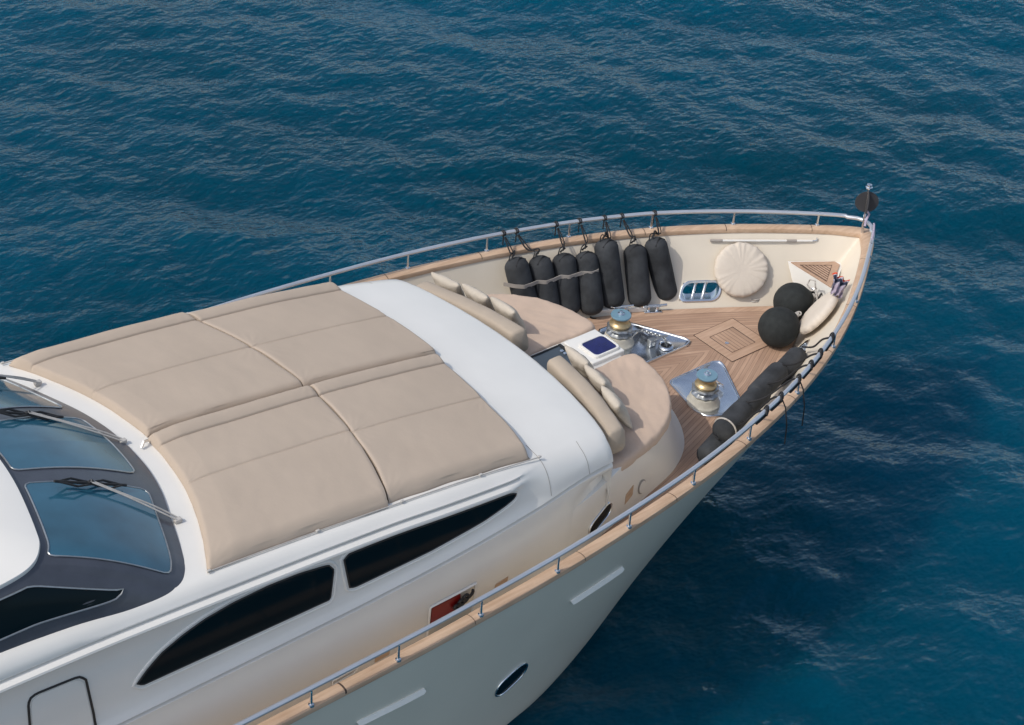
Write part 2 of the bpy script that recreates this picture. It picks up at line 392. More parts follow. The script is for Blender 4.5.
def pod_y(x, z):
    h = max(0, min(1, (z+.01)/ZS))**.75; T_ = []
    for i in range(61):
        a = cr(PB, i*7/60); b = cr(PT, i*7/60); T_.append((a[0]+(b[0]-a[0])*h, a[1]+(b[1]-a[1])*h))
    return interp(T_, x)+(.12*max(0, z-ZS)/.5)
def prof(x):
    G = sm(GRV, x); Lw = sm(LOW, x); k = g(x); zr = sm(ROOF, x)
    yb = sm(BASE, x)
    sg = min(1, max(.15, (zr-G)/.45)); 
    pts = []; gd = max(0, min(1, (6.15-x)/.2))
    for yy in (0, .5, 1.0, 1.5, 2.0, 2.3): pts.append((yy*k, zroof(x, yy)))
    e = zroof(x, 2.5)
    pts += [(2.48*k, e-.01), (2.60*k, e-.04*sg), (2.68*k, e-.10*sg), (2.73*k, e-.2*sg), (2.77*k, G+.03), ((2.775-.01*gd)*k, G+.005), ((2.785-.065*gd)*k, G-.015), ((2.79+.01*gd)*k, G-.03), ((2.80+.045*gd)*k, G-.05), ((2.805+.05*gd)*k, G-.075), ((2.81+.02*gd)*k, G-.10), (2.815*k, G-.13)]
    H = G-.13; B = min(Lw+.10, H-.02)
    for q in (.25, .5, .75, 1): pts.append(((2.815+.06*q)*k, H+(B-H)*q))
    Lq = min(Lw, B-.03)
    pts += [(2.93*k, Lq+.035), (2.95*k, Lq), (2.915*k, Lq-.02), (2.862*k, Lq-.035), (2.925*k, Lq-.045), (2.955*k, Lq-.06), (2.955*k, Lq-.10)]
    y1 = 2.955*k; z1 = Lq-.10
    wf = max(0, min(1, (x-5.9)/.9)); wf = wf*wf*(3-2*wf)      # forward of the windows the side runs out smooth
    if wf:
        A_ = Vector((2.48*k, e-.01)); C_ = Vector((2.935*k, Lq+.035)); B_ = Vector((2.83*k, e-.03)); n0, n1 = 6, len(pts)-7
        for i in range(n0, n1+1):
            q = (i-n0)/(n1-n0); p_ = A_*(1-q)**2+B_*2*q*(1-q)+C_*q*q; pts[i] = (pts[i][0]*(1-wf)+p_.x*wf, pts[i][1]*(1-wf)+p_.y*wf)
    wp_ = max(0, min(1, (x-5.9)/1.1)); wp_ = wp_*wp_*(3-2*wp_)
    for q in (.15, .3, .45, .6, .75, .88, 1):
        yy = y1+(yb-y1)*q+.05*math.sin(q*math.pi); zz = z1*(1-q)-.01*q
        yp = pod_y(x, zz)+.015-.035*max(0, min(1, (x-7.2)/.6))
        pts.append((yy*(1-wp_)+yp*wp_, zz))
    return pts
def panel_y(x, z):
    G = sm(GRV, x)-.13; B = min(sm(LOW, x)+.10, G-.02); q = (G-z)/(G-B); return (2.815+.06*q)*g(x)
XF = lambda s, y: s-.09*y*y if y < 2.5 else s-.09*6.25
dh = PMB()
XS = [-16+i*.5 for i in range(32)]+[i*.1 for i in range(0, 82)]+[8.24]
def row(s, sg):
    w_ = min(1, max(0, (s-6.2)/2.2)); w_ = w_*w_*(3-2*w_); lowset = w_       # front edge bends back in plan
    out = []
    for y, z in prof(s):
        x = s-w_*.062*min(y, 2.5)**2
        zz = z
        if z < ZS+.1: y = y+(pod_y(x, z)-pod_y(s, z))*min(1, w_*1.5)*(1 if z < ZS else 1-(z-ZS)/.1)
        if w_ and z > 1.35: zz = z+(zroof(x, y)-zroof(s, y))*max(0, min(1, (z-1.35)/.3))
        out.append((x, y*sg, zz))
    return out
for sg in (1, -1):
    dh.grid([row(s, sg) for s in XS])
# front lip and riser
last = [row(8.24, sg) for sg in (1, -1)]
for r_ in last:
    top_ = [Vector(p) for p in r_]
    def off(dx, dz): return [(p.x+dx, p.y*(1-dx*.5), max(p.z+dz, -.02)) for p in top_]
    def off(dx, dz): return [(p.x+dx*kf(p), p.y*(1-dx*.4*kf(p)), max(p.z+dz*kf(p), -.02)) for p in top_]
    def kf(p): return max(0, min(1, (p.z-1.2)/.25))
    dh.grid([[(p.x, p.y, p.z) for p in top_], off(.035, -.010), off(.065, -.032), off(.085, -.07), off(.092, -.12), off(.09, -.9)])
house = dh.build('deckhouse', 'white', sharp=42)

# forward seating pod
pod = PMB()
def podp(t, q):
    a = cr(PB, t); b = cr(PT, t); h = q**.75
    return (a[0]+(b[0]-a[0])*h, a[1]+(b[1]-a[1])*h, ZS*q-.01)
TP = [1+i*6/60 for i in range(61)]
for sg in (1, -1):
    rows = []
    for t in TP:
        r_ = [podp(t, q/8) for q in range(9)]
        b = cr(PT, t); r_ += [(b[0]-.04, b[1]*.98, ZS+.02), (min(b[0], 7)+(b[0]-min(b[0], 7))*.5, b[1]*.5, ZS+.021), (7.0, 0, ZS+.02)]
        rows.append([(x, y*sg, z) for x, y, z in r_])
    pod.grid(rows)
podo = pod.build('seating_pod', 'white', sharp=45)

# upper house : windscreen and roof
UB = [(1.76, 0), (1.73, .5), (1.63, 1.0), (1.46, 1.5), (1.27, 2.05), (1.10, 2.42), (.86, 2.62), (.3, 2.66), (-.6, 2.60), (-2.5, 2.58), (-6, 2.58), (-12, 2.5), (-12.5, 0)]
UT = [(-.13, 0), (-.15, .35), (-.2, .75), (-.28, 1.15), (-.42, 1.7), (-.52, 1.98), (-.72, 2.20), (-1.05, 2.30), (-1.7, 2.34), (-3.2, 2.36), (-6, 2.36), (-11, 2.3), (-11.5, 0)]
UTZ = [3.50]*6+[3.49, 3.48, 3.48, 3.5, 3.5, 3.4, 3.4]
UBZ = [2.70, 2.70, 2.70, 2.70, 2.68, 2.66, 2.64, 2.66, 2.74, 2.82, 2.84, 2.8, 2.8]
UB = [(a, b, c) for (a, b), c in zip(UB, UBZ)]; UT = [(a, b, c) for (a, b), c in zip(UT, UTZ)]
def us(t, v, sg=-1, o=0):
    def P(t, v):
        a = Vector(cr(UB, t)); b = Vector(cr(UT, t)); p = a.lerp(b, v); p.z += .10*math.sin(math.pi*v)*(1 if t < 6 else .3); return p
    p = P(t, v)
    if o:
        e = 1e-3; n = (P(t+e, v)-p).cross(P(t, v+e)-p).normalized()
        if n.z < 0: n = -n
        p = p+n*o
    return (p.x, p.y*sg, p.z)
ub = PMB(); NU = len(UB)-1
for sg in (1, -1): ub.grid([[us(i*NU/120, j/8, sg) for j in range(9)] for i in range(121)])
frame = ub.build('windscreen_frame', 'dark_frame', sharp=50)
rb = PMB()
for sg in (1, -1):
    rows = []
    for i in range(121):
        p = Vector(cr(UT, i*NU/120)); c = Vector((min(p.x, -2)-.0, 0, 3.62)) if p.x > -11 else Vector((-11, 0, 3.55))
        r_ = []
        for dz, k in ((-.02, .002), (.03, -.004), (.055, 0), (.07, .03)):
            q = p.lerp(c, k); q.z = p.z+dz; r_.append(q)
        for k in (.12, .25, .4, .6, .8, 1):
            q = p.lerp(c, k); q.z = p.z+.07+(.16)*(1-(1-k)**2); r_.append(q)
        rows.append([(q.x, q.y*sg, q.z) for q in r_])
    rb.grid(rows)
uroof = rb.build('upper_roof', 'white', sharp=45)

# ------------------------------------------------------------------ surface probing
from mathutils.bvhtree import BVHTree
def bvh_of(*obs):
    v = []; f = []
    for o in obs:
        k = len(v); v += [x.co.copy() for x in o.data.vertices]; f += [tuple(i+k for i in p.vertices) for p in o.data.polygons]
    return BVHTree.FromPolygons(v, f)
BW = bvh_of(house, podo); BH = bvh_of(hull); BF = bvh_of(frame); BB = bvh_of(bulwark)
def side_pt(bv, x, z, sg=-1, off=0, far=6):
    l, n, i, d = bv.ray_cast(Vector((x, sg*far, z)), Vector((0, -sg, 0)))
    if l is None: return Vector((x, sg*2.8, z))
    if n.y*sg < 0: n = -n
    return l+n*off
def disc_fill(out, fn, rings=(1, .92, .7, .45, .2, .02)):
    c = [sum(p[k] for p in out)/len(out) for k in range(2)]
    return [[fn(c[0]+(p[0]-c[0])*r, c[1]+(p[1]-c[1])*r) for p in out] for r in rings]
def patch(name, out, bv, off, m, parent=None, sg=-1, n=40, skirt=.03, dish=0, resamp=True, tilt=0):
    zc_ = sum(q[1] for q in out)/len(out); zr_ = max(q[1] for q in out)-zc_
    P = [(p.x, p.z) for p in resample([(a, 0, b) for a, b in out], n, True)] if resamp else out
    b = PMB(); R_ = disc_fill(P, lambda x, z: side_pt(bv, x, z, sg, off+tilt*(max(q[1] for q in P if abs(q[0]-x) < .06)-z if tilt else 0)))
    R_[0:0] = [[side_pt(bv, x, z, sg, off-skirt) for x, z in P]]
    b.grid(R_, closed_v=True)
    k = len(R_)-1; o = len(b.v)-n; b.f.append(tuple(o+i for i in range(n)))
    return b.build(name, m, parent, sharp=35)
def ring(name, out, bv, off, r, m, parent=None, sg=-1, n=48, seg=8):
    P = resample([(a, 0, b) for a, b in out], n, True)
    b = PMB(); b.tube([side_pt(bv, p.x, p.z, sg, off) for p in P], r, seg, closed=True); return b.build(name, m, parent)
def oval(x0, z0, x1, z1, w_, n=10):
    a = Vector((x0, z0)); c = Vector((x1, z1)); d = (c-a).normalized(); q = Vector((-d.y, d.x)); r = w_/2; o = []
    for k in range(n+1): t = math.pi*k/n; o.append(tuple(c-d*r+d*r*math.sin(t)+q*r*math.cos(t)))
    for k in range(n+1): t = math.pi*k/n; o.append(tuple(a+d*r-d*r*math.sin(t)-q*r*math.cos(t)))
    return o
def rrect(c, hx, hy, r, n=5, rot=0):
    o = []
    for sx, sy, a0 in ((1, 1, 0), (-1, 1, 90), (-1, -1, 180), (1, -1, 270)):
        for k in range(n+1):
            a = R(a0+90*k/n); x = sx*(hx-r)+r*math.cos(a); y = sy*(hy-r)+r*math.sin(a)
            o.append((c[0]+x*math.cos(rot)-y*math.sin(rot), c[1]+x*math.sin(rot)+y*math.cos(rot)))
    return o
def at(px, py, z=None, y=None):
    d = fw+rt*((px-512)/FPX)-up*((py-362.5)/FPX)
    t = (z-CAMP.z)/d.z if z is not None else (y-CAMP.y)/d.y
    return CAMP+d*t

# ------------------------------------------------------------------ side windows
def win_outline(top, bot, n=40):
    xs0, xs1 = top[0][0], top[-1][0]
    o = [(x, min(interp(top, x), sm(GRV, x)-.15)) for x in [xs0+(xs1-xs0)*i/n for i in range(n+1)]]
    o += [(x, interp(bot, x)) for x in [xs1-(xs1-xs0)*i/n for i in range(1, n)]]
    return o
W1T = [(.14, 1.71), (.3, 1.86), (.5, 2.0), (.8, 2.12), (1.1, 2.20), (1.5, 2.25), (2.0, 2.26), (2.45, 2.23), (2.88, 2.16), (2.94, 2.12), (2.97, 2.05)]
W1B = [(.14, 1.68), (.2, 1.66), (1.5, 1.64), (2.9, 1.62), (2.97, 1.67)]
W2T = [(3.13, 2.12), (3.17, 2.18), (3.98, 2.13), (4.8, 2.06), (5.5, 1.95), (5.9, 1.87), (6.0, 1.83)]
W2B = [(3.13, 1.90), (3.2, 1.66), (3.28, 1.63), (4.49, 1.64), (5.4, 1.69), (5.8, 1.75), (6.0, 1.80)]
for sg in (-1, 1):
    for T_, B_ in ((W1T, W1B), (W2T, W2B)):
        o = win_outline(T_, B_)
        patch('window', o, BW, .006, 'black_glass', house, sg, n=90, skirt=.02)
        ring('window_rim', o, BW, .006, .011, 'black', house, sg, n=120, seg=6)
        cx = sum(p[0] for p in o)/len(o); cz = sum(p[1] for p in o)/len(o)
        big = []
        Pn = resample([(a, 0, b) for a, b in o], 120, True)
        for i, p in enumerate(Pn):
            t = (Pn[(i+1) % 120]-Pn[i-1]).normalized(); big.append((p.x-t.z*.055, p.z+t.x*.055))
        ring('window_surround', big, BW, -.004, .022, 'white', house, sg, n=120)
# aft tip scoop of first window, forward scoop of second : pale recess plates
    # door outline in the panel
    dpts = [(-.43, .60), (-.45, 1.55), (-.50, 2.12), (-.56, 2.20), (-.64, 2.22), (-1.12, 2.25), (-1.2, 2.22), (-1.23, 2.15), (-1.30, .60)]
    def dp(x, z): return side_pt(BW, x, z, sg, .004)
    P = resample([(a, 0, b) for a, b in dpts], 70)
    b = PMB(); b.tube([dp(p.x, p.z) for p in P], .016, 6); do_ = b.build('side_door_seal', 'black', house)
    patch('side_door', [(x*1.0+(.03 if x < -.9 else -.03), z-.03) for x, z in dpts], BW, .010, 'white', house, sg, n=60, skirt=.02)
# roof moulding joints
for s_ in (6.62, 7.62):
    for sg in (-1, 1):
        r_ = row(s_, sg)[5 if s_ < 7 else 8:]; pts = [Vector(p) for p in r_ if p[2] > sm(LOW, s_)+.02]
        b = PMB(); pts = resample(pts, 24); b.grid([[(p.x-.004, p.y*1.0012, p.z+.003) for p in pts], [(p.x+.004, p.y*1.0012, p.z+.003) for p in pts]]); b.build('moulding_joint', 'strap', house)

# ------------------------------------------------------------------ features on the lower side walls
for sg in (-1, 1):
    o = oval(7.56, .30, 8.10, .48, .27)
    patch('porthole', o, BW, .004, 'black_glass', house, sg); ring('porthole_rim', o, BW, .010, .016, 'chrome', house, sg)
    patch('teak_step_light', [(8.50, .22), (8.70, .27), (8.71, .44), (8.51, .39)], BW, .008, 'teak_cap', podo, sg, n=24)
    patch('speaker_cover', [(8.95+.085*math.cos(a*.3), .26+.10*math.sin(a*.3)) for a in range(21)], BW, .03, 'white', podo, sg, n=24, skirt=.05)
    ring('speaker_rim', [(8.95+.09*math.cos(a*.3), .26+.105*math.sin(a*.3)) for a in range(21)], BW, .012, .012, 'strap', podo, sg, n=24)
    for x, z in ((3.55, .26), (5.62, .36)):
        patch('teak_step_light', [(x, z), (x+.24, z+.01), (x+.24, z+.16), (x, z+.15)], BW, .008, 'teak_cap', house, sg, n=24)
    ring('grab_handle', [(2.85, .28), (3.2, .30), (3.26, .37), (2.85, .36)], BW, .02, .012, 'white', house, sg)
# fire locker on the starboard wall
def wp(x, z, o=0): return side_pt(BW, x, z, -1, o)
lk = PMB()
LX0, LX1, LZ0, LZ1 = 4.42, 5.22, .10, .78
c4 = [(LX0, LZ0), (LX1, LZ0), (LX1, LZ1), (LX0, LZ1)]
lk.tube([wp(x, z, .012) for x, z in [(p.x, p.z) for p in resample([(a, 0, b) for a, b in c4], 60, True)]], .02, 4, closed=True)
locker = lk.build('fire_locker', 'white', house)
patch('locker_back', c4, BW, .005, 'cream', house, n=32)
patch('red_hose_panel', [(LX0+.03, LZ0+.28), (LX0+.55, LZ0+.30), (LX1-.28, LZ1-.03), (LX0+.03, LZ1-.03)], BW, .02, 'red', house, n=40)
hz = PMB(); hz.tube([wp(LX0+.42+.06*math.cos(a*.5)+.02*a*.3, LZ1-.22+.05*math.sin(a*.5)+a*.004, .06) for a in range(40)], .022, 8); hz.build('black_hose', 'black', house)
lf = PMB(); a_, b_, c_, d_ = wp(LX0+.05, LZ0+.05, .03), wp(LX1-.03, LZ0+.05, .03), wp(LX1-.03, LZ0+.30, .16), wp(LX0+.05, LZ0+.24, .16)
lf.prism([a_, b_, c_, d_], (0, -.015, .01)); lf.build('locker_flap', 'white', house)

# ------------------------------------------------------------------ hull fittings
for sg in (-1, 1):
    patch('hull_vent', oval(6.62, .02, 7.80, -.07, .062), BH, .008, 'slot', hull, sg, tilt=.75)
    patch('hull_vent', oval(2.75, .21, 3.90, .10, .062), BH, .008, 'slot', hull, sg, tilt=.75)
    o = oval(5.54, -1.30, 6.12, -1.06, .42)
    patch('hull_porthole', o, BH, .004, 'black_glass', hull, sg); ring('hull_porthole_rim', o, BH, .008, .014, 'chrome', hull, sg)

# ------------------------------------------------------------------ windscreen panes
def pane(t0, t1, v0, v1, sg, r=.12):
    out = rrect((0, 0), 1, 1, r, 6)
    P = [(p.x, p.y) for p in resample([(a, b, 0) for a, b in out], 96, True)]
    def f(a, c, o=.008):
        t = (t0+t1)/2+(t1-t0)/2*a; v = (v0+v1)/2+(v1-v0)/2*c; s2 = sg
        if t < 0: t = -t; s2 = -sg
        return us(t, v, s2, o)
    b = PMB(); R_ = [[f(a*k, c*k) for a, c in P] for k in (1, .9, .75, .6, .45, .3, .15, .02)]
    R_[0:0] = [[f(a, c, -.01) for a, c in P]]
    b.grid(R_, closed_v=True); b.f.append(tuple(len(b.v)-96+i for i in range(96)))
    b.build('glass_pane', 'glass', frame)
    e = PMB(); e.tube([f(a*1.005, c*1.008, .01) for a, c in P], .010, 6, closed=True); e.build('pane_seal', 'steelgrey', frame)
pane(-1.42, 1.42, .13, .955, 1); pane(2.1, 5.4, .11, .94, -1); pane(2.1, 5.4, .11, .94, 1)
for sg in (-1, 1):
    lo = [(-4.2, 2.98), (-.9, 2.965), (.05, 2.865), (.18, 2.87), (.22, 2.91)]; hi = [(-4.2, 3.36), (-1.25, 3.385), (-.85, 3.38), (.1, 2.955), (.22, 2.92)]
    o = [(x, interp(hi, x)) for x in [-4.2+4.42*i/40 for i in range(41)]]+[(x, interp(lo, x)) for x in [.22-4.42*i/40 for i in range(1, 41)]]
    patch('side_glass', o, BF, .006, 'black_glass', frame, sg, n=100); ring('side_glass_seal', o, BF, .008, .012, 'steelgrey', frame, sg, n=110, seg=6)
# wipers
def wiper(base, tip, sg=1, bl=.52):
    base = Vector(base); tip = Vector(tip)
    w0 = PMB(); w0.box(base+Vector((0, 0, .03)), (.10, .07, .06), bev=.015); wo = w0.build('wiper', 'armgrey')
    a = PMB(); side = (tip-base).cross(Vector((0, 0, 1))).normalized()
    for s in (-1, 1):
        P = [base+Vector((0, 0, .05))+side*.025*s, base.lerp(tip, .25)+Vector((0, 0, .075))+side*.028*s, base.lerp(tip, .6)+Vector((0, 0, .08))+side*.012*s, tip+Vector((0, 0, .07))+side*.03*s*.4]
        a.tube(resample([cr([tuple(p) for p in P], t*3/12) for t in range(13)], 12), .011, 6)
    a.build('wiper_arm', 'armgrey', wo)
    b = PMB(); d = Vector((.88, -.03, -.44)).normalized(); q = Vector((0, 1, 0)); c = tip+Vector((0, 0, .035))
    b.tube([c-d*bl, c+d*bl], .018, 6)
    for s in (-1, 1):
        b.tube([c-d*bl*.9, c-d*bl*.45+q*.095*s, c+q*.02*s, c+d*bl*.45+q*.095*s, c+d*bl*.9], .015, 5)
    b.box(c+Vector((0, 0, .02)), (.07, .05, .04), bev=.01)
    b.build('wiper_blade', 'black', wo)
wiper((1.50, -1.60, 2.67), (.66, -1.03, 3.25)); wiper((1.74, .12, 2.69), (.70, .60, 3.26)); wiper((1.47, 1.86, 2.68), (.50, 1.75, 3.26))

# ------------------------------------------------------------------ handrail
RZ = CAPZ+.066
def railpt(t, sg, z): a = cr(TOP, t); b = cr(CIN, t); k = .83; return Vector((b[0]+(a[0]-b[0])*k, (b[1]+(a[1]-b[1])*k)*sg, z))
rl = PMB()
pts = [railpt(i*NT/100, -1, 1.41-.03*max(0, i*NT/100-11)) for i in range(92)]
tipx = 16.0
left = pts; right = [Vector((p.x, -p.y, p.z)) for p in reversed(pts)]
zt_ = pts[-1].z; full = left+[Vector((15.90, -.28, zt_-.004)), Vector((16.02, -.17, zt_-.008)), Vector((16.07, -.06, zt_-.01)), Vector((16.07, .06, zt_-.01)), Vector((16.02, .17, zt_-.008)), Vector((15.90, .28, zt_-.004))]+right
rl.tube(full, .034, 10); rail = rl.build('handrail', 'rail')
def t_of_x(x):
    lo, hi = 0, NT
    for _ in range(40):
        m_ = (lo+hi)/2
        if cr(TOP, m_)[0] < x: lo = m_
        else: hi = m_
    return lo
for x in (15.54, 14.32, 13.04, 11.66, 10.22, 8.81, 7.41, 6.0, 4.63, 3.27, 1.94, .6, -.8, -2.2, -3.6, -5, -6.4, -7.8):
    for sg in (-1, 1):
        p = railpt(t_of_x(x), sg, RZ); b = PMB(); b.tube([p+Vector((0, 0, -.01)), p+Vector((0, 0, .015)), p+Vector((0, 0, .02)), p+Vector((0, 0, .26))], .02, 10, rr=[.042, .038, .02, .017]); b.build('stanchion', 'chrome', rail)

# ------------------------------------------------------------------ bow : platform, staff, roller
pl = PMB(); zp = .66
tri = [(14.84, -.50), (15.46, -.05), (15.46, .05), (14.84, .50)]
pv = [(14.84, -.54, zp), (15.62, -.04, zp), (15.62, .04, zp), (14.84, .54, zp), (14.78, .09, .0), (14.78, -.09, .0)]
pl.add(pv, [(0, 1, 2, 3), (0, 3, 4, 5), (0, 5, 1), (3, 2, 4), (1, 5, 4, 2)]); plat = pl.build('bow_locker', 'white')
t1 = PMB(); t1.prism([(14.845, -.47, zp+.003), (14.845, .47, zp+.003), (15.50, .06, zp+.003), (15.50, -.06, zp+.003)], (0, 0, .02)); t1.build('teak_step', 'teak_plain', plat)
t2 = PMB()
for k in range(7):
    x = 14.92+k*.055; w_ = (15.38-x)*.62
    t2.box((x, 0, zp+.025), (.010, 2*w_, .006))
t2.tube([(14.90, -.31, zp+.026), (14.90, .31, zp+.026), (15.36, 0, zp+.026)], .006, 4, closed=True)
t2.build('step_grating', 'caulk', plat)
kn = PMB(); kn.lathe([(.012, 0), (.06, .005), (.065, .02), (.05, .035), (.012, .04)], 16, Matrix.Translation((14.83, -.12, .42)) @ Matrix.Rotation(-math.pi/2, 4, 'Y')); kn.build('locker_light', 'chrome', plat)
kn = PMB(); kn.tube([(14.80, -.33, .5), (14.72, -.35, .44), (14.72, -.30, .32), (14.80, -.28, .26)], .018, 6); kn.build('locker_latch', 'black', plat)
st = PMB(); st.tube([(16.02, 0, 1.10), (16.00, 0, 1.6), (15.97, 0, 2.02)], .02, 8, rr=[.028, .02, .016]); st.build('flagstaff', 'chrome')
sc_ = PMB(); sc_.lathe([(.01, 0), (.055, .01), (.06, .035), (.04, .05), (.045, .08), (.005, .095)], 14, Matrix.Translation((15.97, 0, 2.0))); sc_.build('masthead_light', 'chrome')

# freeing port frames (both bulwarks)
for sg in (1, -1):
    A = [Vector(bw(t, q)) for t in (HOLE_T[0], HOLE_T[1]) for q in QH]
    x0, x1 = A[0].x, A[2].x
    c = (A[0]+A[1]+A[2]+A[3])/4; eu = (A[2]-A[0]).normalized(); ev = (A[1]-A[0]).normalized(); nn = eu.cross(ev).normalized()
    if nn.y > 0: nn = -nn
    hu = (A[2]-A[0]).length/2; hv = (A[1]-A[0]).length/2
    def fp(a, b_, o): p = c+eu*a+ev*b_+nn*o; return Vector((p.x, p.y*sg, p.z))
    o = rrect((0, 0), hu+.015, hv+.015, hv*.9, 8)
    b = PMB(); inn = rrect((0, 0), hu-.01, hv-.01, hv*.85, 8); out = rrect((0, 0), hu+.035, hv+.035, hv*.92, 8)
    H = [hp(t, v) for t in HOLE_T for v in VH]; ch = sum((Vector(p) for p in H), Vector())/4; dn = (ch-c)
    def fq(a, b_): p = c+eu*a+ev*b_+dn; return Vector((p.x, p.y*sg, p.z))
    b.grid([[fp(*p, -.01) for p in out], [fp(*p, .018) for p in out], [fp(p[0]*.97, p[1]*.93, .026) for p in out], [fp(*p, .018) for p in inn], [fp(*p, -.02) for p in inn], [fq(*p) for p in inn], [fq(p[0]*1.22, p[1]*1.35)+Vector((0, .02*sg, 0)) for p in inn]], closed_v=True)
    fr = b.build('freeing_port', 'chrome')
    for a in (-.11, .07):
        b = PMB(); b.tube([fp(a, -hv, -.05), fp(a, -hv*.8, -.05), fp(a, hv*.8, -.05), fp(a, hv, -.05)], .03, 10, rr=[.045, .028, .028, .045]); b.build('roller_post', 'chrome', fr)
# cleats
def cleat(x, y, rot, z=.006, k=1.0):
    m = Matrix.Translation((x, y, z)) @ Matrix.Rotation(rot, 4, 'Z') @ Matrix.Scale(k, 4)
    b = PMB(); b.add(*(lambda q: ([m @ Vector(v) for v in q.v], q.f))(MB().box((0, 0, .01), (.26, .10, .02), bev=.008).box((-.06, 0, .05), (.035, .04, .08), bev=.01).box((.06, 0, .05), (.035, .04, .08), bev=.01).tube([(-.2, 0, .105), (-.1, 0, .095), (.1, 0, .095), (.2, 0, .105)], .02, 8)))
    b.build('cleat', 'chrome')
cleat(12.05, 1.62, R(-28), z=.06); cleat(12.55, 1.38, R(-30), k=1.2); cleat(12.4, -1.25, R(32)); cleat(10.4, 2.05, R(-22)); cleat(9.6, -2.55, R(18))
wb = PMB(); wb.box((12.1, 1.70, .05), (.9, .16, .10), Matrix.Rotation(R(-27), 3, 'Z'), .02); wb.build('bulwark_step', 'white')

# deck inlay diamond : margin boards and hatch
ins = empty('deck_hatch', (13.1-.0, 0, 0)); ins.parent = yacht; ins.matrix_parent_inverse = Matrix.Translation((0, 0, -WZ))
def loc(b, name, m, **k):
    o = MB.build(b, name, m, ins, **k); o.matrix_parent_inverse = Matrix.Translation((-13.1, 0, 0)); return o
S = .46
for k in range(4):
    a = k*math.pi/2
    def rp(x, y): return (13.1+x*math.cos(a)-y*math.sin(a), x*math.sin(a)+y*math.cos(a))
    q = [rp(-S, S), rp(S, S), rp(S-.19, S-.19), rp(-S+.19, S-.19)]
    b = MB(); b.prism([(x, y, .004) for x, y in q], (0, 0, .004)); loc(b, 'margin_board', 'teak_plain')
b = MB(); h = S-.195; b.prism([(13.1-h, -h, .003), (13.1+h, -h, .003), (13.1+h, h, .003), (13.1-h, h, .003)], (0, 0, .004)); loc(b, 'hatch_lid', 'teak_diag')
b = MB()
for q in (S, S-.19):
    c4 = [(13.1-q, -q, .0085), (13.1+q, -q, .0085), (13.1+q, q, .0085), (13.1-q, q, .0085)]
    b.tube(c4, .007, 4, closed=True)
loc(b, 'caulking', 'caulk')
b = MB(); b.lathe([(.005, .007), (.035, .009), (.035, .013), (.005, .014)], 14, Matrix.Translation((12.95, -.02, 0))); loc(b, 'lid_latch', 'chrome')

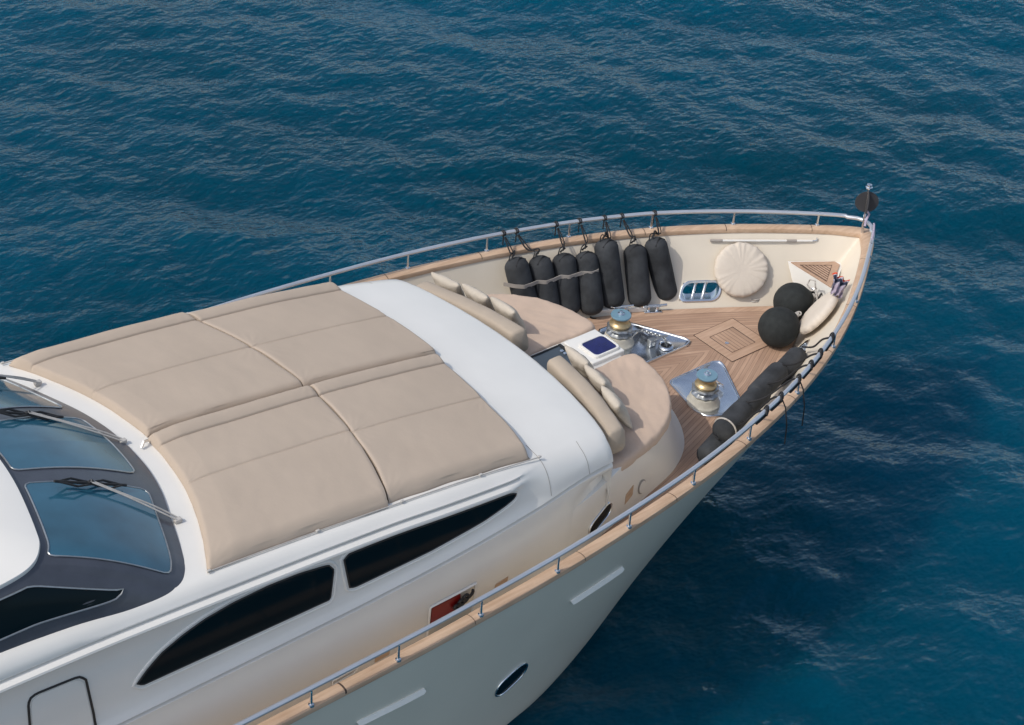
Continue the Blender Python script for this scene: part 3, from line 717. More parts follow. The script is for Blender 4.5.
# ------------------------------------------------------------------ windlasses
def windlass(sg):
    out = [(11.33, .34), (11.40, .28), (12.34, .28), (12.46, .33), (12.46, .44), (12.0, 1.30), (11.85, 1.44), (11.40, 1.46), (11.20, 1.32), (11.16, 1.1)]
    P = resample([(x, y*sg, 0) for x, y in out], 60, True)
    c = Vector((11.75, .8*sg, 0))
    def off(p, k, z): q = c+(p-c)*k; return (q.x, q.y, z)
    b = PMB(); b.grid([[off(p, k, z) for p in P] for k, z in ((1, .002), (1, .03), (.985, .042), (.955, .042), (.94, .028), (.9, .018), (.5, .018), (.02, .018))], closed_v=True)
    base = b.build('windlass', 'chrome')
    X, Yc = 11.44, 1.02*sg
    T = Matrix.Translation((X, Yc, .02))
    MB2 = PMB(); MB2.lathe([(.27, 0), (.27, .03), (.25, .05), (.235, .12), (.22, .16), (.16, .17)], 28, T); MB2.build('windlass_base', 'winch_paint', base)
    g_ = PMB()
    rows = []
    for k, (r_, z_) in enumerate([(.15, .16), (.20, .175), (.215, .20), (.15, .235), (.14, .25), (.15, .265), (.215, .30), (.20, .325), (.12, .335)]):
        rows.append([T @ Vector(((r_+.012*math.sin(j*math.pi/2)*(.5 if r_ > .19 else 1))*math.cos(2*math.pi*j/40), (r_+.012*math.sin(j*math.pi/2))*math.sin(2*math.pi*j/40), z_)) for j in range(40)])
    g_.grid(rows, closed_v=True); g_.build('chain_wheel', 'steelgrey', base)
    d = PMB(); d.lathe([(.10, .33), (.175, .34), (.18, .37), (.15, .39), (.125, .43), (.125, .47), (.145, .50), (.10, .51)], 28, T); d.build('brass_drum', 'brass', base)
    d = PMB(); d.lathe([(.10, .505), (.165, .51), (.172, .53), (.165, .545), (.06, .55)], 28, T); d.build('blue_cap', 'bluecap', base)
    d = PMB(); d.lathe([(.055, .545), (.06, .56), (.03, .575), (.03, .60), (.005, .61)], 12, T); d.build('cap_nut', 'chrome', base)
    # chain stripper arch / gearbox cover
    a = PMB(); rows = []
    for k in range(13):
        t = math.pi*k/12; r0 = .20
        cx = 11.72; rows.append([Vector((cx-r0*math.cos(t)*1.1, (.92+w_)*sg, .03+r0*math.sin(t)*.95+h_)) for w_, h_ in ((-.10, 0), (-.09, .02), (.06, .02), (.07, 0))])
    a.grid(rows); a.build('chain_guard', 'chrome', base)
    hp_ = PMB(); hp_.lathe([(.10, .012), (.125, .02), (.125, .05), (.10, .062), (.085, .05), (.08, .02)], 24, Matrix.Translation((12.0, .46*sg, 0.005))); hp_.build('chain_pipe', 'chrome', base)
    hh = PMB(); hh.lathe([(.005, .030), (.083, .031), (.083, .034), (.005, .035)], 20, Matrix.Translation((12.0, .46*sg, 0.0))); hh.build('pipe_opening', 'black', base)
    br = PMB(); br.box((11.82, .62*sg, .09), (.14, .10, .14), bev=.02); br.tube([(11.82, .56*sg, .16), (11.95, .52*sg, .22), (12.05, .5*sg, .20)], .015, 6); br.build('chain_stopper', 'steelgrey', base)
    # chain
    ch = PMB(); path = [(X+.05, Yc-.2*sg, .30), (X+.25, Yc-.26*sg, .29), (11.85, .62*sg, .24), (11.97, .50*sg, .19), (12.0, .46*sg, .10), (12.0, .46*sg, .02)]
    Q = resample([cr(path, i*5/30) for i in range(31)], 22)
    for i in range(len(Q)-1):
        d_ = (Q[i+1]-Q[i]).normalized(); u_ = d_.cross(Vector((0, 0, 1)));
        if u_.length < .1: u_ = Vector((1, 0, 0))
        u_.normalize(); v_ = u_ if i % 2 else d_.cross(u_); c_ = (Q[i]+Q[i+1])/2; L_ = (Q[i+1]-Q[i]).length*.85
        ch.tube([c_+d_*L_*math.cos(k*math.pi/5)+v_*.022*math.sin(k*math.pi/5) for k in range(10)], .009, 5, closed=True)
    ch.build('anchor_chain', 'steelgrey', base)
windlass(1); windlass(-1)
hb_ = PMB(); hb_.tube([(11.95, -1.50, .02), (11.98, -1.50, .14), (12.12, -1.52, .16), (12.14, -1.50, .05)], .022, 8); hb_.build('chain_hook', 'dark_panel')

# ------------------------------------------------------------------ companion box between the seats
b = PMB(); b.box((9.885, 0, .562), (.66, .70, 1.124), bev=.02); box = b.build('skylight_box', 'white')
b = PMB(); P = rrect((9.93, -.07), .24, .20, .07, 5); n_ = len(P)
def ofs(k, z): return [(9.93+(x-9.93)*k, -.07+(y+.07)*k, z) for x, y in P]
b.grid([ofs(1.12, 1.125), ofs(1.12, 1.145), ofs(1.06, 1.165), ofs(.95, 1.165), ofs(.92, 1.15)], closed_v=True); fr = b.build('skylight_frame', 'white', box)
b = PMB(); b.grid([ofs(.97, 1.145), ofs(.93, 1.158), ofs(.5, 1.162), ofs(.02, 1.163)], closed_v=True); M['skyglass'] = mat('blue_skylight_glass', (.012, .014, .10), .12, coat=.3, var=.3, vscale=5); b.build('skylight_glass', 'skyglass', box)
b = PMB(); b.box((9.02, 0, .55), (1.02, .76, 1.08), bev=.02); cp = b.build('companion_hatch', 'dark_panel')
b = PMB(); b.box((9.49, 0, 1.095), (.05, .74, .02), bev=.005); b.box((9.0, .35, 1.095), (.9, .03, .015), bev=.004); b.box((9.0, -.35, 1.095), (.9, .03, .015), bev=.004); b.build('hatch_trim', 'black', cp)
for y in (-.15, .12, .2): b = PMB(); b.lathe([(.005, 0), (.025, 0), (.03, .02), (.01, .03)], 10, Matrix.Translation((9.4, y, 1.09))); b.build('hatch_latch', 'chrome', cp)

# ================================================================== loose things : cushions
def rz(x, y): return zroof(x, y)
def sunpad(s0, s1, y0, y1, roll_hi, seam, label, thick=.13, rollh=.055, drop=0):
    """roll on the port (y1) edge, quilting seam at y=seam"""
    b = MB(); NX = 100; rw = .31
    ys = set(y0+(y1-y0)*j/90 for j in range(91))
    for c_ in (seam, y1-rw): ys |= set(c_+k*.006 for k in range(-7, 8))
    for k in range(1, 8): ys |= {y0+.02*(k/8)**2*4, y1-.02*(k/8)**2*4}
    ys = sorted(ys); NY = len(ys)-1; ss = [s0+(s1-s0)*i/NX for i in range(NX+1)]
    def edge(d, r): return 1 if d >= r else math.sqrt(max(0, 1-(1-d/r)**2))
    rows = []
    for s in ss:
        r_ = []
        for y in ys:
            dy0 = y-y0; dy1 = y1-y; dx = min(s-s0, s1-s)
            h = thick
            if dy1 < rw: h += rollh*max(0, math.sin(math.pi*min(1, dy1/rw)))**.8
            h += .012*math.sin(math.pi*min(1, max(0, dy0)/(y1-y0)))
            q = abs(y-seam); h -= .016*math.exp(-(q/.018)**2)+.010*math.exp(-(q/.10)**2)
            q = abs(dy1-rw); h -= .020*math.exp(-(q/.010)**2)
            if s0 < 4: h *= .66+.34*min(1, (s-s0)/.35)**.6
            re = .05
            ex = edge(dx, re); ex = .9+.1*ex if (s-s0 < .5) == (s0 > 4) and (s1-s < .5 or s-s0 < .5) and not (s0 > 4 and s1-s < .5) and not (s0 < 4 and s-s0 < .5) else ex
            e = ex*edge(dy0, .12 if not drop else .20)*edge(dy1, .12)
            n1 = noise.noise(Vector((s*1.3, y*1.6, s0)))*.011+noise.noise(Vector((s*5, y*3.1, s0+7)))*.0035
            for (cx, cy) in ((s0, y0), (s0, y1), (s1, y0), (s1, y1), (s0, seam), (s1, seam)):
                dd = math.hypot(s-cx, y-cy)
                if dd < .55: n1 += .004*math.sin(math.atan2(y-cy, s-cx)*17+cx*3)*(1-dd/.55)**1.5*min(1, dd/.08)
            sx = .015*noise.noise(Vector((y*2.5, s0, 3)))*(1 if dx < .2 else 0)
            x = s-(.112-.0133*(s-2.1))*y*y+sx
            zz = rz(x, y)+.012+(h+n1)*e
            if drop and dy0 < .22: zz -= drop*(1-dy0/.22)**2
            r_.append((x, y+ (.02*noise.noise(Vector((s*2, y0, 5))) if dy0 < .05 or dy1 < .05 else 0), zz))
        rows.append(r_)
    o0 = len(b.v); b.grid(rows)
    low = [[(p[0], p[1], min(p[2], rz(p[0], p[1])+.008-(drop if j == 0 else 0))) for j, p in enumerate(r_)] for r_ in rows]
    low = [[(p[0], p[1], min(p[2], rz(p[0], p[1])+.008)) for p in r_] for r_ in rows]
    b.grid([r_[::12] for r_ in low[::20]])
    per = [rows[i][0] for i in range(NX+1)]+[rows[NX][j] for j in range(1, NY+1)]+[rows[i][NY] for i in range(NX-1, -1, -1)]+[rows[0][j] for j in range(NY-1, 0, -1)]
    b.grid([per, [(p[0], p[1], rz(p[0], p[1])-.004) for p in per]], closed_v=True)
    o = b.build('sun_pad', 'cushion', sharp=60, merge=0, recalc=False)
    return tag(o, label, 'sun pad', 'beige sun pads on the deckhouse roof')
sunpad(2.08, 4.505, .09, 2.50, 1, 1.22, 'beige sun pad of the far row next to the windscreen, dark water directly behind it')
sunpad(4.53, 6.86, .09, 2.44, 1, 1.20, 'beige sun pad of the far row nearest the bow, beside the bare white roof')
sunpad(2.05, 4.52, -2.56, .055, 1, -1.12, 'beige sun pad of the near row closest to the right hand wiper', drop=.05)
sunpad(4.545, 6.74, -2.50, .055, 1, -1.18, 'beige sun pad of the near row above the pointed forward window', drop=.05)
# tracks with clips along the pads
for sg in (-1, 1):
    P = [Vector((x, 2.575*(1-.004*max(0, x-4)**1.5)*sg, zroof(x, 2.5)+.008)) for x in [1.33+i*.262 for i in range(21)]]
    b = PMB(); b.tube(P, .009, 6); tr = b.build('pad_track', 'armgrey', house)
    for k in (0, 6, 11, 16, 20):
        b = PMB(); b.box(P[k]+Vector((0, 0.0, .01)), (.05, .035, .025), bev=.006); b.build('track_clip', 'armgrey', house)
b = PMB(); b.tube([(2.02, -.02, 2.70), (1.94, -.06, 2.74), (1.88, -.10, 2.69)], .02, 6); b.build('pad_hook', 'chrome', house)

# seat covers
def seatcover(sg, label):
    out = [(8.55, .42), (9.6, .42), (10.28, .43), (10.33, .80), (10.22, 1.25), (9.98, 1.66), (9.6, 2.02), (9.1, 2.24), (8.6, 2.36), (8.2, 2.42), (8.0, 2.38), (8.02, 2.15), (8.2, 1.6), (8.42, 1.0)]
    sm_ = [cr(out+[out[0]], i*len(out)/140) for i in range(140)]
    P = resample([(x, y, 0) for x, y in sm_], 160, True); c = Vector((9.15, 1.25, 0)); b = MB()
    rings = [(1.0, .93), (1.006, .96), (1.008, 1.0), (1.0, 1.05), (.985, 1.085), (.965, 1.10), (.94, 1.105)]+[(.94-.94*k/22, 1.108) for k in range(1, 22)]
    rows = []
    for ri, (k, z) in enumerate(rings):
        r_ = []
        for i, p in enumerate(P):
            q = c+(p-c)*k; a = i/160*math.pi*2
            dr = noise.noise(Vector((q.x*9, q.y*9, z*2)))
            w_ =   .014*noise.noise(Vector((q.x*2.2, q.y*2.2, 3)))+.011*noise.noise(Vector((q.x*9+q.y*4, q.y*5, 9)))
            if ri < 5: q = q+(p-c).normalized()*(.006*math.sin(a*29+4*math.sin(a*3)+2*math.sin(a*7))*(1 if ri < 3 else .4)+.012*dr); zz = z+(.03*noise.noise(Vector((q.x*4, q.y*4, 1))) if ri == 0 else 0)
            else: zz = z+w_+.010*math.sin(a*38)*max(0, 1-(ri-5)/3)*.4
            r_.append((q.x, q.y*sg, zz))
        rows.append(r_)
    b.grid(rows, closed_v=True); b.f.append(tuple(len(b.v)-160+i for i in range(160)))
    o = b.build('seat_cover', 'seatcover', sharp=70); return tag(o, label, 'seat cover', 'pinkish fitted covers over the bow seats')
seatcover(1, 'wrinkled pinkish tan seat cover at the foot of the standing black fenders')
seatcover(-1, 'wrinkled pinkish tan seat cover between the white skylight box and the near side rail')
# long backrest bolsters
def bolster(sg, label):
    b = MB(); N = 60; rows = []
    for i in range(N+1):
        u = i/N; y = .36+u*1.98; x = 8.70-.085*y*y+.03
        e = min(1, math.sqrt(max(0, 1-(1-min(u, 1-u)/.035)**2)) if min(u, 1-u) < .035 else 1); e = max(e, .05)
        r_ = []
        for j in range(20):
            a = 2*math.pi*j/20; ca, sa = math.cos(a), math.sin(a)
            px = .165*math.copysign(abs(ca)**.55, ca); pz = .23*math.copysign(abs(sa)**.55, sa)
            px += -pz*.22
            w_ = .012*noise.noise(Vector((y*3, a*1.5, sg)))
            r_.append((x+px*e*(1+w_*3)+.02*0, (y)*sg, 1.41+(pz)*e+w_))
        rows.append(r_)
    b.grid(rows, closed_v=True); b.f.append(tuple(range(20))); b.f.append(tuple(len(b.v)-20+i for i in range(20)))
    o = b.build('bolster', 'bolster', sharp=60); return tag(o, label, 'bolster', 'long backrest bolsters behind the bow seats')
bolster(1, 'long beige bolster behind the three pillows on the far bow seat'); bolster(-1, 'long beige bolster behind the three pillows on the near bow seat')
# pillows
def pillow(x, y, yawd, tilt, label, sz=.285, th=.10, seed=0, z=1.40):
    b = MB(); N = 26
    def pt(u, v, s):
        r = max(abs(u), abs(v)); uu = u*(1-.11*(1-v*v)); vv = v*(1-.11*(1-u*u))
        pin = 1-.06*math.cos(u*math.pi/2)*0
        h = th*1.1*((1-u*u)*(1-v*v))**.42*(1+.0*r)
        h *= 1+.18*noise.noise(Vector((u*2.2, v*2.2, seed+s)))
        h += .004*math.sin((u+v)*9+seed)*(1-r)
        k = 1-.07*math.cos(v*math.pi/2) if abs(u) > .999 else 1
        return Vector((uu*sz, vv*sz*1.02, s*h))
    for s in (1, -1): b.grid([[pt(-1+2*i/N, -1+2*j/N, s) for j in range(N+1)] for i in range(N+1)])
    m = Matrix.Translation((x, y, z)) @ Matrix.Rotation(R(yawd), 4, 'Z') @ Matrix.Rotation(R(tilt), 4, 'Y')
    b.v = [tuple(m @ Vector(v)) for v in b.v]
    o = b.build('pillow', 'pillow', sharp=70, merge=1e-4); return tag(o, label, 'pillow', 'beige pillows leaning on the bow bolsters')
pillow(8.74, 2.20, 14, 62, 'beige pillow at the outboard end of the far bolster, beside the cream bulwark', seed=1)
pillow(8.93, 1.67, 8, 60, 'middle beige pillow of the three on the far bow seat', seed=2)
pillow(9.06, 1.12, 4, 58, 'beige pillow near the inner end of the far bolster, throwing a shadow on the cover', seed=3)
pillow(9.12, -.56, -3, 60, 'beige pillow beside the dark companion hatch on the near bow seat', seed=4)
pillow(9.03, -1.10, -8, 58, 'middle beige pillow of the three on the near bow seat', seed=5)
pillow(8.84, -1.66, -14, 60, 'beige pillow farthest outboard on the near seat, at the crumpled corner of the cover', seed=6)

# ================================================================== fenders
def fender(p0, p1, r, label, group, seed=0, name='fender', eye=True):
    """cylindrical covered fender from p0 (bottom) to p1 (top)"""
    p0 = Vector(p0); p1 = Vector(p1); d = p1-p0; L_ = d.length; q = d.to_track_quat('Z', 'Y').to_matrix().to_4x4(); m = Matrix.Translation(p0) @ q
    b = MB(); rows = []; NR = 28
    prof_ = [(.02, 0), (.30, .02), (.58, .08), (.80, .19), (.94, .33), (.985, .42)]
    pr = [(a, h*r*1.6) for a, h in prof_]+[(1, .5*r*1.6+(L_-r*1.6)*k/8) for k in range(1, 8)]+[(a, L_-h*r*1.6) for a, h in reversed(prof_)]
    for a, z in pr:
        rows.append([m @ Vector((math.cos(t)*r*a*(1+.03*noise.noise(Vector((math.cos(t)*1.2, math.sin(t)*1.2, z*3+seed)))), math.sin(t)*r*a*(1+.03*noise.noise(Vector((math.cos(t)*1.2, math.sin(t)*1.2, z*3+seed+9)))), z)) for t in [2*math.pi*j/NR for j in range(NR)]])
    b.grid(rows, closed_v=True)
    o = b.build(name, 'fender', sharp=60); tag(o, label, 'fender', group)
    for zz, s in ((L_, 1), (0, -1)):
        e = MB(); e.tube([m @ Vector((.05*math.cos(k*math.pi/5), .0, zz+s*(.02+.045*abs(math.sin(k*math.pi/10)*1.2)))) for k in range(6)], .016, 6); e.build('eye', 'blackrope', o)
    h = MB()
    for s in (-1, 1):
        h.tube([m @ Vector((s*r*.75*math.cos(k*math.pi/6), r*.5, L_-.02-.10*abs(math.cos(k*math.pi/6))+.03)) for k in range(7)], .011, 5)
    h.build('draw_cord', 'blackrope', o)
    return o, m, L_
FG = 'black cylindrical fenders standing along the far bulwark'
def stand(pb, pt, r, label, seed, zt=None, zb=.17):
    B_ = at(*pb, z=zb)
    y = 2.3
    for _ in range(10):
        T_ = at(*pt, y=y); t = t_of_x(T_.x); ci = cr(CIN, t); yt = ci[1]-.06-r; y = yt
    B_.y = min(B_.y, cr(DK, t_of_x(B_.x))[1]-r*.1)
    d = (T_-B_).normalized(); return fender(B_-d*.12, T_-d*.02, r, label, FG, seed)
FL = [((518, 306), (514, 262), 'black fender at the aft end of the far row, half hidden by the seat cover'),
      ((544, 307), (538, 260), 'second black fender from the aft end of the far row, pale scuff on its shoulder'),
      ((569, 308), (563, 257), 'third black fender from the aft end, under the knot of the grey strap'),
      ((592, 308), (585, 255), 'black fender at the forward end of the grey strap, beside the tallest standing one'),
      ((610, 299), (605, 243), 'black fender standing highest in the far row, just forward of the strapped ones'),
      ((640, 300), (634, 248), 'black fender second from the forward end of the far row, behind the far windlass'),
      ((666, 293), (654, 242), 'leaning black fender at the forward end of the far row, beside the chrome port')]
FR = []
for i, (pb, pt, lb) in enumerate(FL): FR.append(stand((pb[0], pb[1]), (pt[0], pt[1]-5), .205 if i < 5 else .20, lb, i*3.3))
# lashings from the rail to the fender tops
rope_px = [514, 530, 560, 585, 607, 631, 661]
for i, (o, m, L_) in enumerate(FR):
    T_ = m @ Vector((0, 0, L_+.04))
    # rail point nearest in x
    x = T_.x+(-.05, -.25, 0, .02, .12, -.1, .12)[i]; t = t_of_x(x+.1); rp_ = railpt(t, 1, 1.41)
    b = MB()
    for s in (0, 1):
        c = rp_+Vector((.035*s-.01, 0, 0)); b.tube([c+Vector((0, .042*math.cos(k*math.pi/5), .042*math.sin(k*math.pi/5))) for k in range(10)], .013, 5, closed=True)
    kn_ = rp_+Vector((0, -.05, -.05))
    mid = Vector((rp_.x*.6+T_.x*.4, rp_.y-.17-.08, RZ+.03))
    b.tube([cr([tuple(kn_), tuple(mid), tuple(T_+Vector((.03, .02, .08))), tuple(T_)], k*3/14) for k in range(15)], .014, 6)
    b.tube([cr([tuple(kn_+Vector((.02, 0, 0))), tuple(mid+Vector((.05, 0, .005))), tuple(T_+Vector((-.05, .02, .05))), tuple(T_+Vector((-.10, 0, -.06)))], k*3/14) for k in range(15)], .010, 6)
    b.tube([rp_+Vector((.05, .05, -.03)), rp_+Vector((.07, .06, -.16)), rp_+Vector((.06, .055, -.27))], .011, 5)
    tag(b.build('lashing', 'blackrope'), ['black rope tying the aftmost standing fender to the far rail', 'black rope sagging to the scuffed fender second from aft', 'black doubled rope spread over the strapped fender third from aft', 'black forked rope above the fender at the end of the grey strap', 'black rope holding the highest standing fender to the far rail', 'black rope looping over to the fender behind the far windlass', 'black rope from the far rail to the leaning fender by the freeing port'][i], 'rope', 'ropes tying the standing fenders to the far rail')
# grey strap across four fenders
b = MB(); pts = []
for i in range(4):
    o, m, L_ = FR[i]; k = .66+.035*i; c = m @ Vector((0, 0, L_*k))
    for a in (-38, 0, 38): pts.append(c+Vector((math.sin(R(a-22)), -math.cos(R(a-22)), 0))*.222)
pts = [pts[0]+Vector((-.12, .16, 0))]+pts+[pts[-1]+Vector((.10, .22, .02))]
Q = resample(pts, 60)
b.grid([[p+Vector((0, 0, .035)) for p in Q], [p+Vector((0, -.012, .035)) for p in Q], [p+Vector((0, -.012, -.035)) for p in Q], [p+Vector((0, 0, -.035)) for p in Q]], closed_u=True)
tag(b.build('strap', 'strap', sharp=50), 'grey webbing strap round the four aftmost standing fenders', 'strap')

# fenders lying along the near bulwark
NG = 'black fenders piled along the near bulwark'
near = [((798, 356), (779, 376), .45, .175, 'black fender at the forward end of the near pile, next to the cream cushion'),
        ((779, 371), (756, 394), .62, .17, 'black fender second from the bow in the near pile, lying above the first'),
        ((762, 391), (741, 412), .55, .175, 'creased black fender in the middle of the near pile below the lashed rail'),
        ((743, 410), (722, 432), .60, .18, 'black fender with a pale strap round its aft end in the near pile'),
        ((727, 433), (706, 456), .33, .17, 'black fender at the aft end of the near pile, in the shade of the rail')]
NR_ = []
for i, (pa, pb, z, r, lb) in enumerate(near):
    A = at(*pa, z=z); B_ = at(*pb, z=z-.06)
    for p in (A, B_):
        lim = -(cr(DK, t_of_x(p.x))[1]+.25*z+.05-r)
        if p.y < lim: p.y = lim
    d = (A-B_).normalized(); NR_.append(fender(B_-d*.10, A+d*.10, r, lb, NG, 40+i*5))
o, m, L_ = NR_[3]
b = MB(); b.tube([m @ Vector((.186*math.cos(k*math.pi/14), .186*math.sin(k*math.pi/14), .20)) for k in range(28)], .014, 6, closed=True)
tag(b.build('strap', 'rope'), 'pale strap round the aft end of a black fender in the near pile', 'strap')
for i, px in enumerate([(828, 337), (815, 352), (806, 364), (795, 379), (777, 397), (763, 411)]):
    P = at(*px, z=1.40); t = t_of_x(P.x+.05); c = railpt(t, -1, 1.40)
    b = MB()
    for s in (-1, 0, 1):
        cc = c+Vector((.04*s, .025*s, 0)); b.tube([cc+Vector((.02*math.sin(k), .046*math.cos(k*math.pi/5), .046*math.sin(k*math.pi/5))) for k in range(10)], .016, 5, closed=True)
    o, m, L_ = NR_[min(i, 4) if i else 0]
    tgt = m @ Vector((0, 0, L_*(.9 if i else 1)))
    b.tube([cr([tuple(c+Vector((0, .05, -.03))), tuple(c+Vector((-.03, .16, -.12))), tuple(c.lerp(tgt, .6)), tuple(tgt+Vector((0, 0, .12)))], k*3/12) for k in range(13)], .016, 6)
    nx_ = railpt(t-.20, -1, 1.40); b.tube([c+Vector((0, -.02, -.05)), c.lerp(nx_, .5)+Vector((0, -.01, -.07)), nx_+Vector((0, -.02, -.05))], .026, 6)
    if i in (3, 4): b.tube([c+Vector((0, -.045, -.03)), c+Vector((0, -.12, -.12)), c+Vector((.02, -.19, -.42)), c+Vector((.02, -.21, -.75))], .011, 5)
    tag(b.build('lashing', 'blackrope'), ['black rope lashing closest to the bow on the near rail', 'black rope lashing on the near rail at the tip of the foremost piled fender', 'black rope lashing on the near rail, third aft from the cream cushion', 'black rope lashing on the near rail with a tail hanging over the dark water', 'black rope lashing on the near rail with a short tail over the teak cap', 'black rope lashing farthest aft on the near rail'][i], 'rope', 'ropes lashed along the near rail')

# ball fenders
def ball(px, r, label, seed, axis=(1, .3, .35)):
    P = at(*px, z=r*.98); q = Vector(axis).normalized().to_track_quat('Z', 'Y').to_matrix().to_4x4(); m = Matrix.Translation(P) @ q
    b = MB(); pr = []
    for k in range(25):
        a = math.pi*k/24; rr_ = r*math.sin(a); z = -r*math.cos(a)*1.02
        if k > 20: z += .03*(k-20)/4
        pr.append((max(rr_, .03), z))
    b.lathe(pr, 36, m); b.v = [tuple(Vector(v)+(Vector(v)-P).normalized()*.012*noise.noise(Vector(v)*4+Vector((seed, 0, 0)))) for v in b.v]
    o = b.build('ball_fender', 'ballfender', sharp=60); tag(o, label, 'ball fender', 'round black fenders at the bow')
    e = MB(); e.lathe([(.045, 0), (.05, .05), (.03, .085), (.01, .09)], 14, m @ Matrix.Translation((0, 0, r*.99))); e.tube([m @ Vector((.045*math.cos(k*math.pi/6), 0, r+.08+.045*math.sin(k*math.pi/6))) for k in range(12)], .012, 5, closed=True); e.build('eye', 'rope', o)
ball((779, 327), .34, 'round black fender nearer the deck hatch, overlapping the other one', 1, (.95, -.1, .35)); ball((793, 302), .33, 'round black fender farther forward, against the white bow locker', 5, (.9, -.5, .3))

# round cushions leaning on the bulwarks
def roundcushion(x, z, sg, r, label, seed, off=.09):
    c = None
    t = t_of_x(x+.1)
    P = side_pt(BB, x, z, 1, 0, far=0.0) if False else None
    def bp(x_, z_):     # bulwark point at x,z
        best = None
        for i in range(200):
            tt = 8+7*i/200; q = max(0, min(1, (z_+.02)/(CAPZ-.01))); p = bw(tt, q)
            if best is None or abs(p[0]-x_) < best[0]: best = (abs(p[0]-x_), p)
        return Vector(best[1])
    p = bp(x, z); e1 = (bp(x+.1, z)-p).normalized(); e2 = (bp(x, z+.1)-bp(x, z-.1)).normalized(); n = e1.cross(e2).normalized()
    if n.y > 0: n = -n
    e2 = n.cross(e1).normalized()
    if e2.z < 0: e2 = -e2
    c = p+n*off
    b = MB(); NA = 120; rows = []
    for (k, h) in ((.90, -.055), (.97, -.045), (1.0, -.01), (1.0, .02), (.97, .05), (.92, .068), (.84, .078), (.7, .086), (.5, .09), (.3, .088), (.1, .084), (.01, .083)):
        r_ = []
        for j in range(NA):
            a = 2*math.pi*j/NA
            wr = (noise.noise(Vector((math.cos(a)*7, math.sin(a)*7, k*.6+seed)))*.022+math.sin(a*23+3*math.sin(a*3+seed))*.004)*(1 if sg > 0 else .35)
            hh = h+wr*(1 if .25 < k < .98 else .2)*(k**3)*(1 if h > 0 else 0); kk = k*(1+.03*noise.noise(Vector((math.cos(a)*6, math.sin(a)*6, seed+5)))*(k > .8))
            q = c+(e1*math.cos(a)+e2*math.sin(a))*r*kk+n*hh; r_.append((q.x, q.y*sg, q.z))
        rows.append(r_)
    b.grid(rows, closed_v=True)
    for o_ in (0, (len(rows)-1)*NA): b.f.append(tuple(o_+i for i in range(NA)))
    o = b.build('round_cushion', 'roundcush', sharp=70); tag(o, label, 'cushion')
    return c
roundcushion(14.12, .50, 1, .47, 'large round cream cushion with gathered edge against the far bulwark', 1)
roundcushion(14.25, .52, -1, .44, 'cream oval cushion tucked under the near rail beside the round black fenders', 4, off=.14)
# boat pole on the far bulwark
A = Vector(bw(t_of_x(13.65), .88)); Z_ = Vector(bw(t_of_x(15.25), .88))
nrm = Vector((-.3, -.8, .4)).normalized()*.04
b = MB(); P = [Vector(bw(t_of_x(14.02+1.5*i/10), .90))+nrm for i in range(11)]
b.tube([P[0], P[-1]], .020, 8); pole = b.build('boat_pole', 'white'); tag(pole, 'thin white telescopic boat pole clipped under the far cap rail', 'boat pole')
b = MB(); b.tube([P[0].lerp(P[-1], -.02), P[0].lerp(P[-1], .10)], .025, 8); b.build('grip', 'strap', pole)
b = MB(); b.tube([P[0].lerp(P[-1], .74), P[0].lerp(P[-1], .84)], .025, 8); b.build('grip', 'strap', pole)
b = MB(); b.tube([P[-1], P[-1]+Vector((.07, -.03, 0)), P[-1]+Vector((.08, -.02, .05))], .012, 6); b.build('hook', 'chrome', pole)
# anchor ball on the staff
b = MB()
for k in range(2):
    a = R(138)+k*math.pi/2; u = Vector((math.cos(a), math.sin(a), 0)); n = Vector((-math.sin(a), math.cos(a), 0))*.004
    out = [Vector((15.985, 0, 1.74))+u*.20*math.cos(t*math.pi/16)+Vector((0, 0, .20*math.sin(t*math.pi/16))) for t in range(32)]
    b.prism([p+n for p in out], tuple(-2*n))
M['shape'] = mat('day_shape_fabric', (.045, .045, .05), .7)
tag(b.build('anchor_ball', 'shape', merge=0), 'black anchor ball of crossed discs on the bow staff', 'anchor ball')
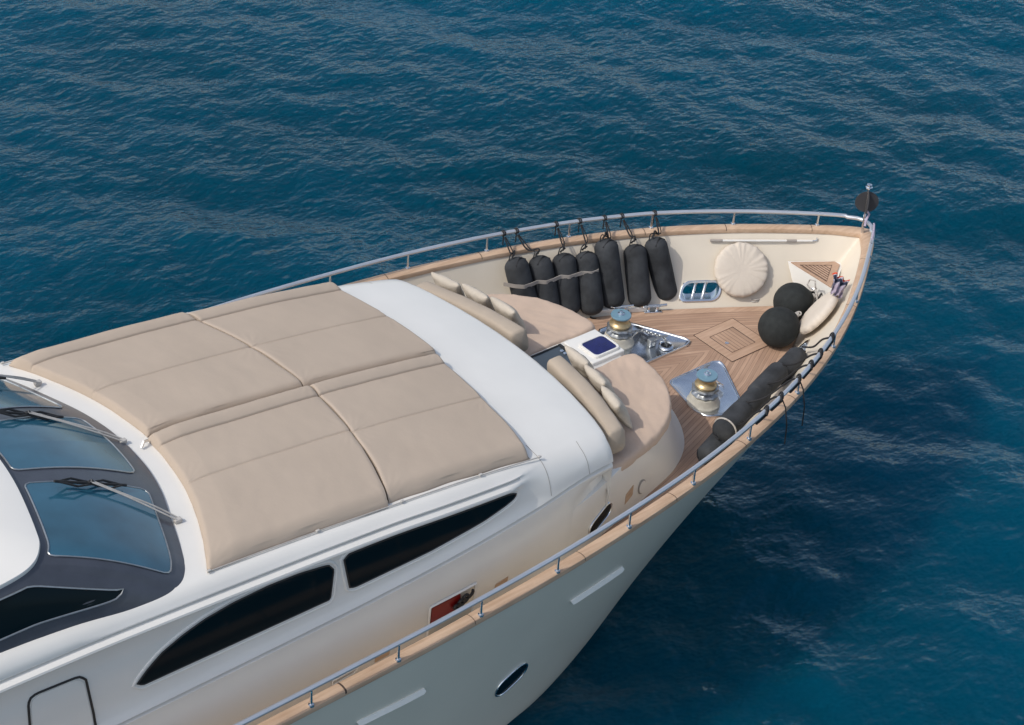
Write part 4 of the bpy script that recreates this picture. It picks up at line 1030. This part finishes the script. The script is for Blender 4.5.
# folded flag below the rail
def cloth(name, c, ex, ey, size, cols, label, seed):
    m = bpy.data.materials.new(name+'_cloth'); m.use_nodes = True; n = m.node_tree; bs = n.nodes['Principled BSDF']; bs.inputs['Roughness'].default_value = .85
    tc = n.nodes.new('ShaderNodeTexCoord'); sx = n.nodes.new('ShaderNodeSeparateXYZ'); n.links.new(tc.outputs['Object'], sx.inputs[0])
    r = n.nodes.new('ShaderNodeValToRGB'); r.color_ramp.interpolation = 'CONSTANT'
    while len(r.color_ramp.elements) < len(cols): r.color_ramp.elements.new(.5)
    for e, (p, cc) in zip(r.color_ramp.elements, cols): e.position = p; e.color = (*cc, 1)
    mr = n.nodes.new('ShaderNodeMapRange'); mr.inputs['From Min'].default_value = -size[0]; mr.inputs['From Max'].default_value = size[0]
    n.links.new(sx.outputs['X'], mr.inputs['Value']); n.links.new(mr.outputs[0], r.inputs['Fac']); n.links.new(r.outputs[0], bs.inputs['Base Color'])
    b = MB(); N = 28
    for s in (1, -1):
        rows = [[(size[0]*(2*i/N-1), size[1]*(2*j/N-1)*(.6+.4*i/N), .035*math.sin(j*.55+i*.2+seed)+.03*noise.noise(Vector((i*.4, j*.4, seed)))+s*.004) for j in range(N+1)] for i in range(N+1)]
        b.grid(rows)
    o = b.build(name, m, sharp=60, merge=0); o.location = c; o.rotation_euler = ex; tag(o, label, 'flag'); return o
cloth('folded_flag', at(840, 287, z=1.05)+Vector((0, .03, 0)), (R(25), R(-10), R(35)), None, (.24, .15), [(0, (.36, .30, .36)), (.45, (.45, .40, .46)), (.62, (.02, .03, .06)), (.84, (.50, .46, .50)), (.92, (.55, .06, .02))], 'small crumpled lilac, navy and red flag hanging inside the near rail at the bow', 2)
# lilac cord on the staff and rail
b = MB(); M['lilac'] = mat('lilac_cord', (.42, .36, .45), .85, var=.15, vscale=20)
P = [(15.99, -.03, 1.58), (16.05, -.05, 1.5), (15.98, -.06, 1.40), (15.93, -.10, 1.33)]
b.tube(P, .02, 6); pts2 = [railpt(14.1-.22*k, -1, 1.345+.012*k)+Vector((0, 0, .035+.02*(k % 2))) for k in range(6)]; b.tube(pts2, .018, 6)
tag(b.build('halyard', 'lilac'), 'lilac cord wound round the bow rail below the anchor ball', 'cord')
# coiled line near the far bulwark
b = MB()
c = at(757, 299, z=.03); pts = [c+Vector(((.17+.02*math.sin(k))*math.cos(k*.42), (.09+.02*math.cos(k*1.3))*math.sin(k*.42), .012+.002*k)) for k in range(34)]+[c+Vector((.35, -.05, .02)), c+Vector((.5, -.12, .02))]
b.tube(pts, .014, 6); tag(b.build('coiled_line', 'rope'), 'small pale coil of rope on the deck beside the round black fender', 'rope')
b = MB(); c = at(812, 285, z=.72)
b.tube([c+Vector((.02*math.sin(k*2), .09*math.cos(k*.5), .10*math.sin(k*.5))) for k in range(16)], .014, 6); b.tube([c+Vector((0, -.1, -.05)), c+Vector((-.05, -.2, -.15)), c+Vector((-.1, -.3, -.4))], .012, 6)
tag(b.build('coiled_line', 'rope'), 'looped line hanging on the white bow locker above a round black fender', 'rope')
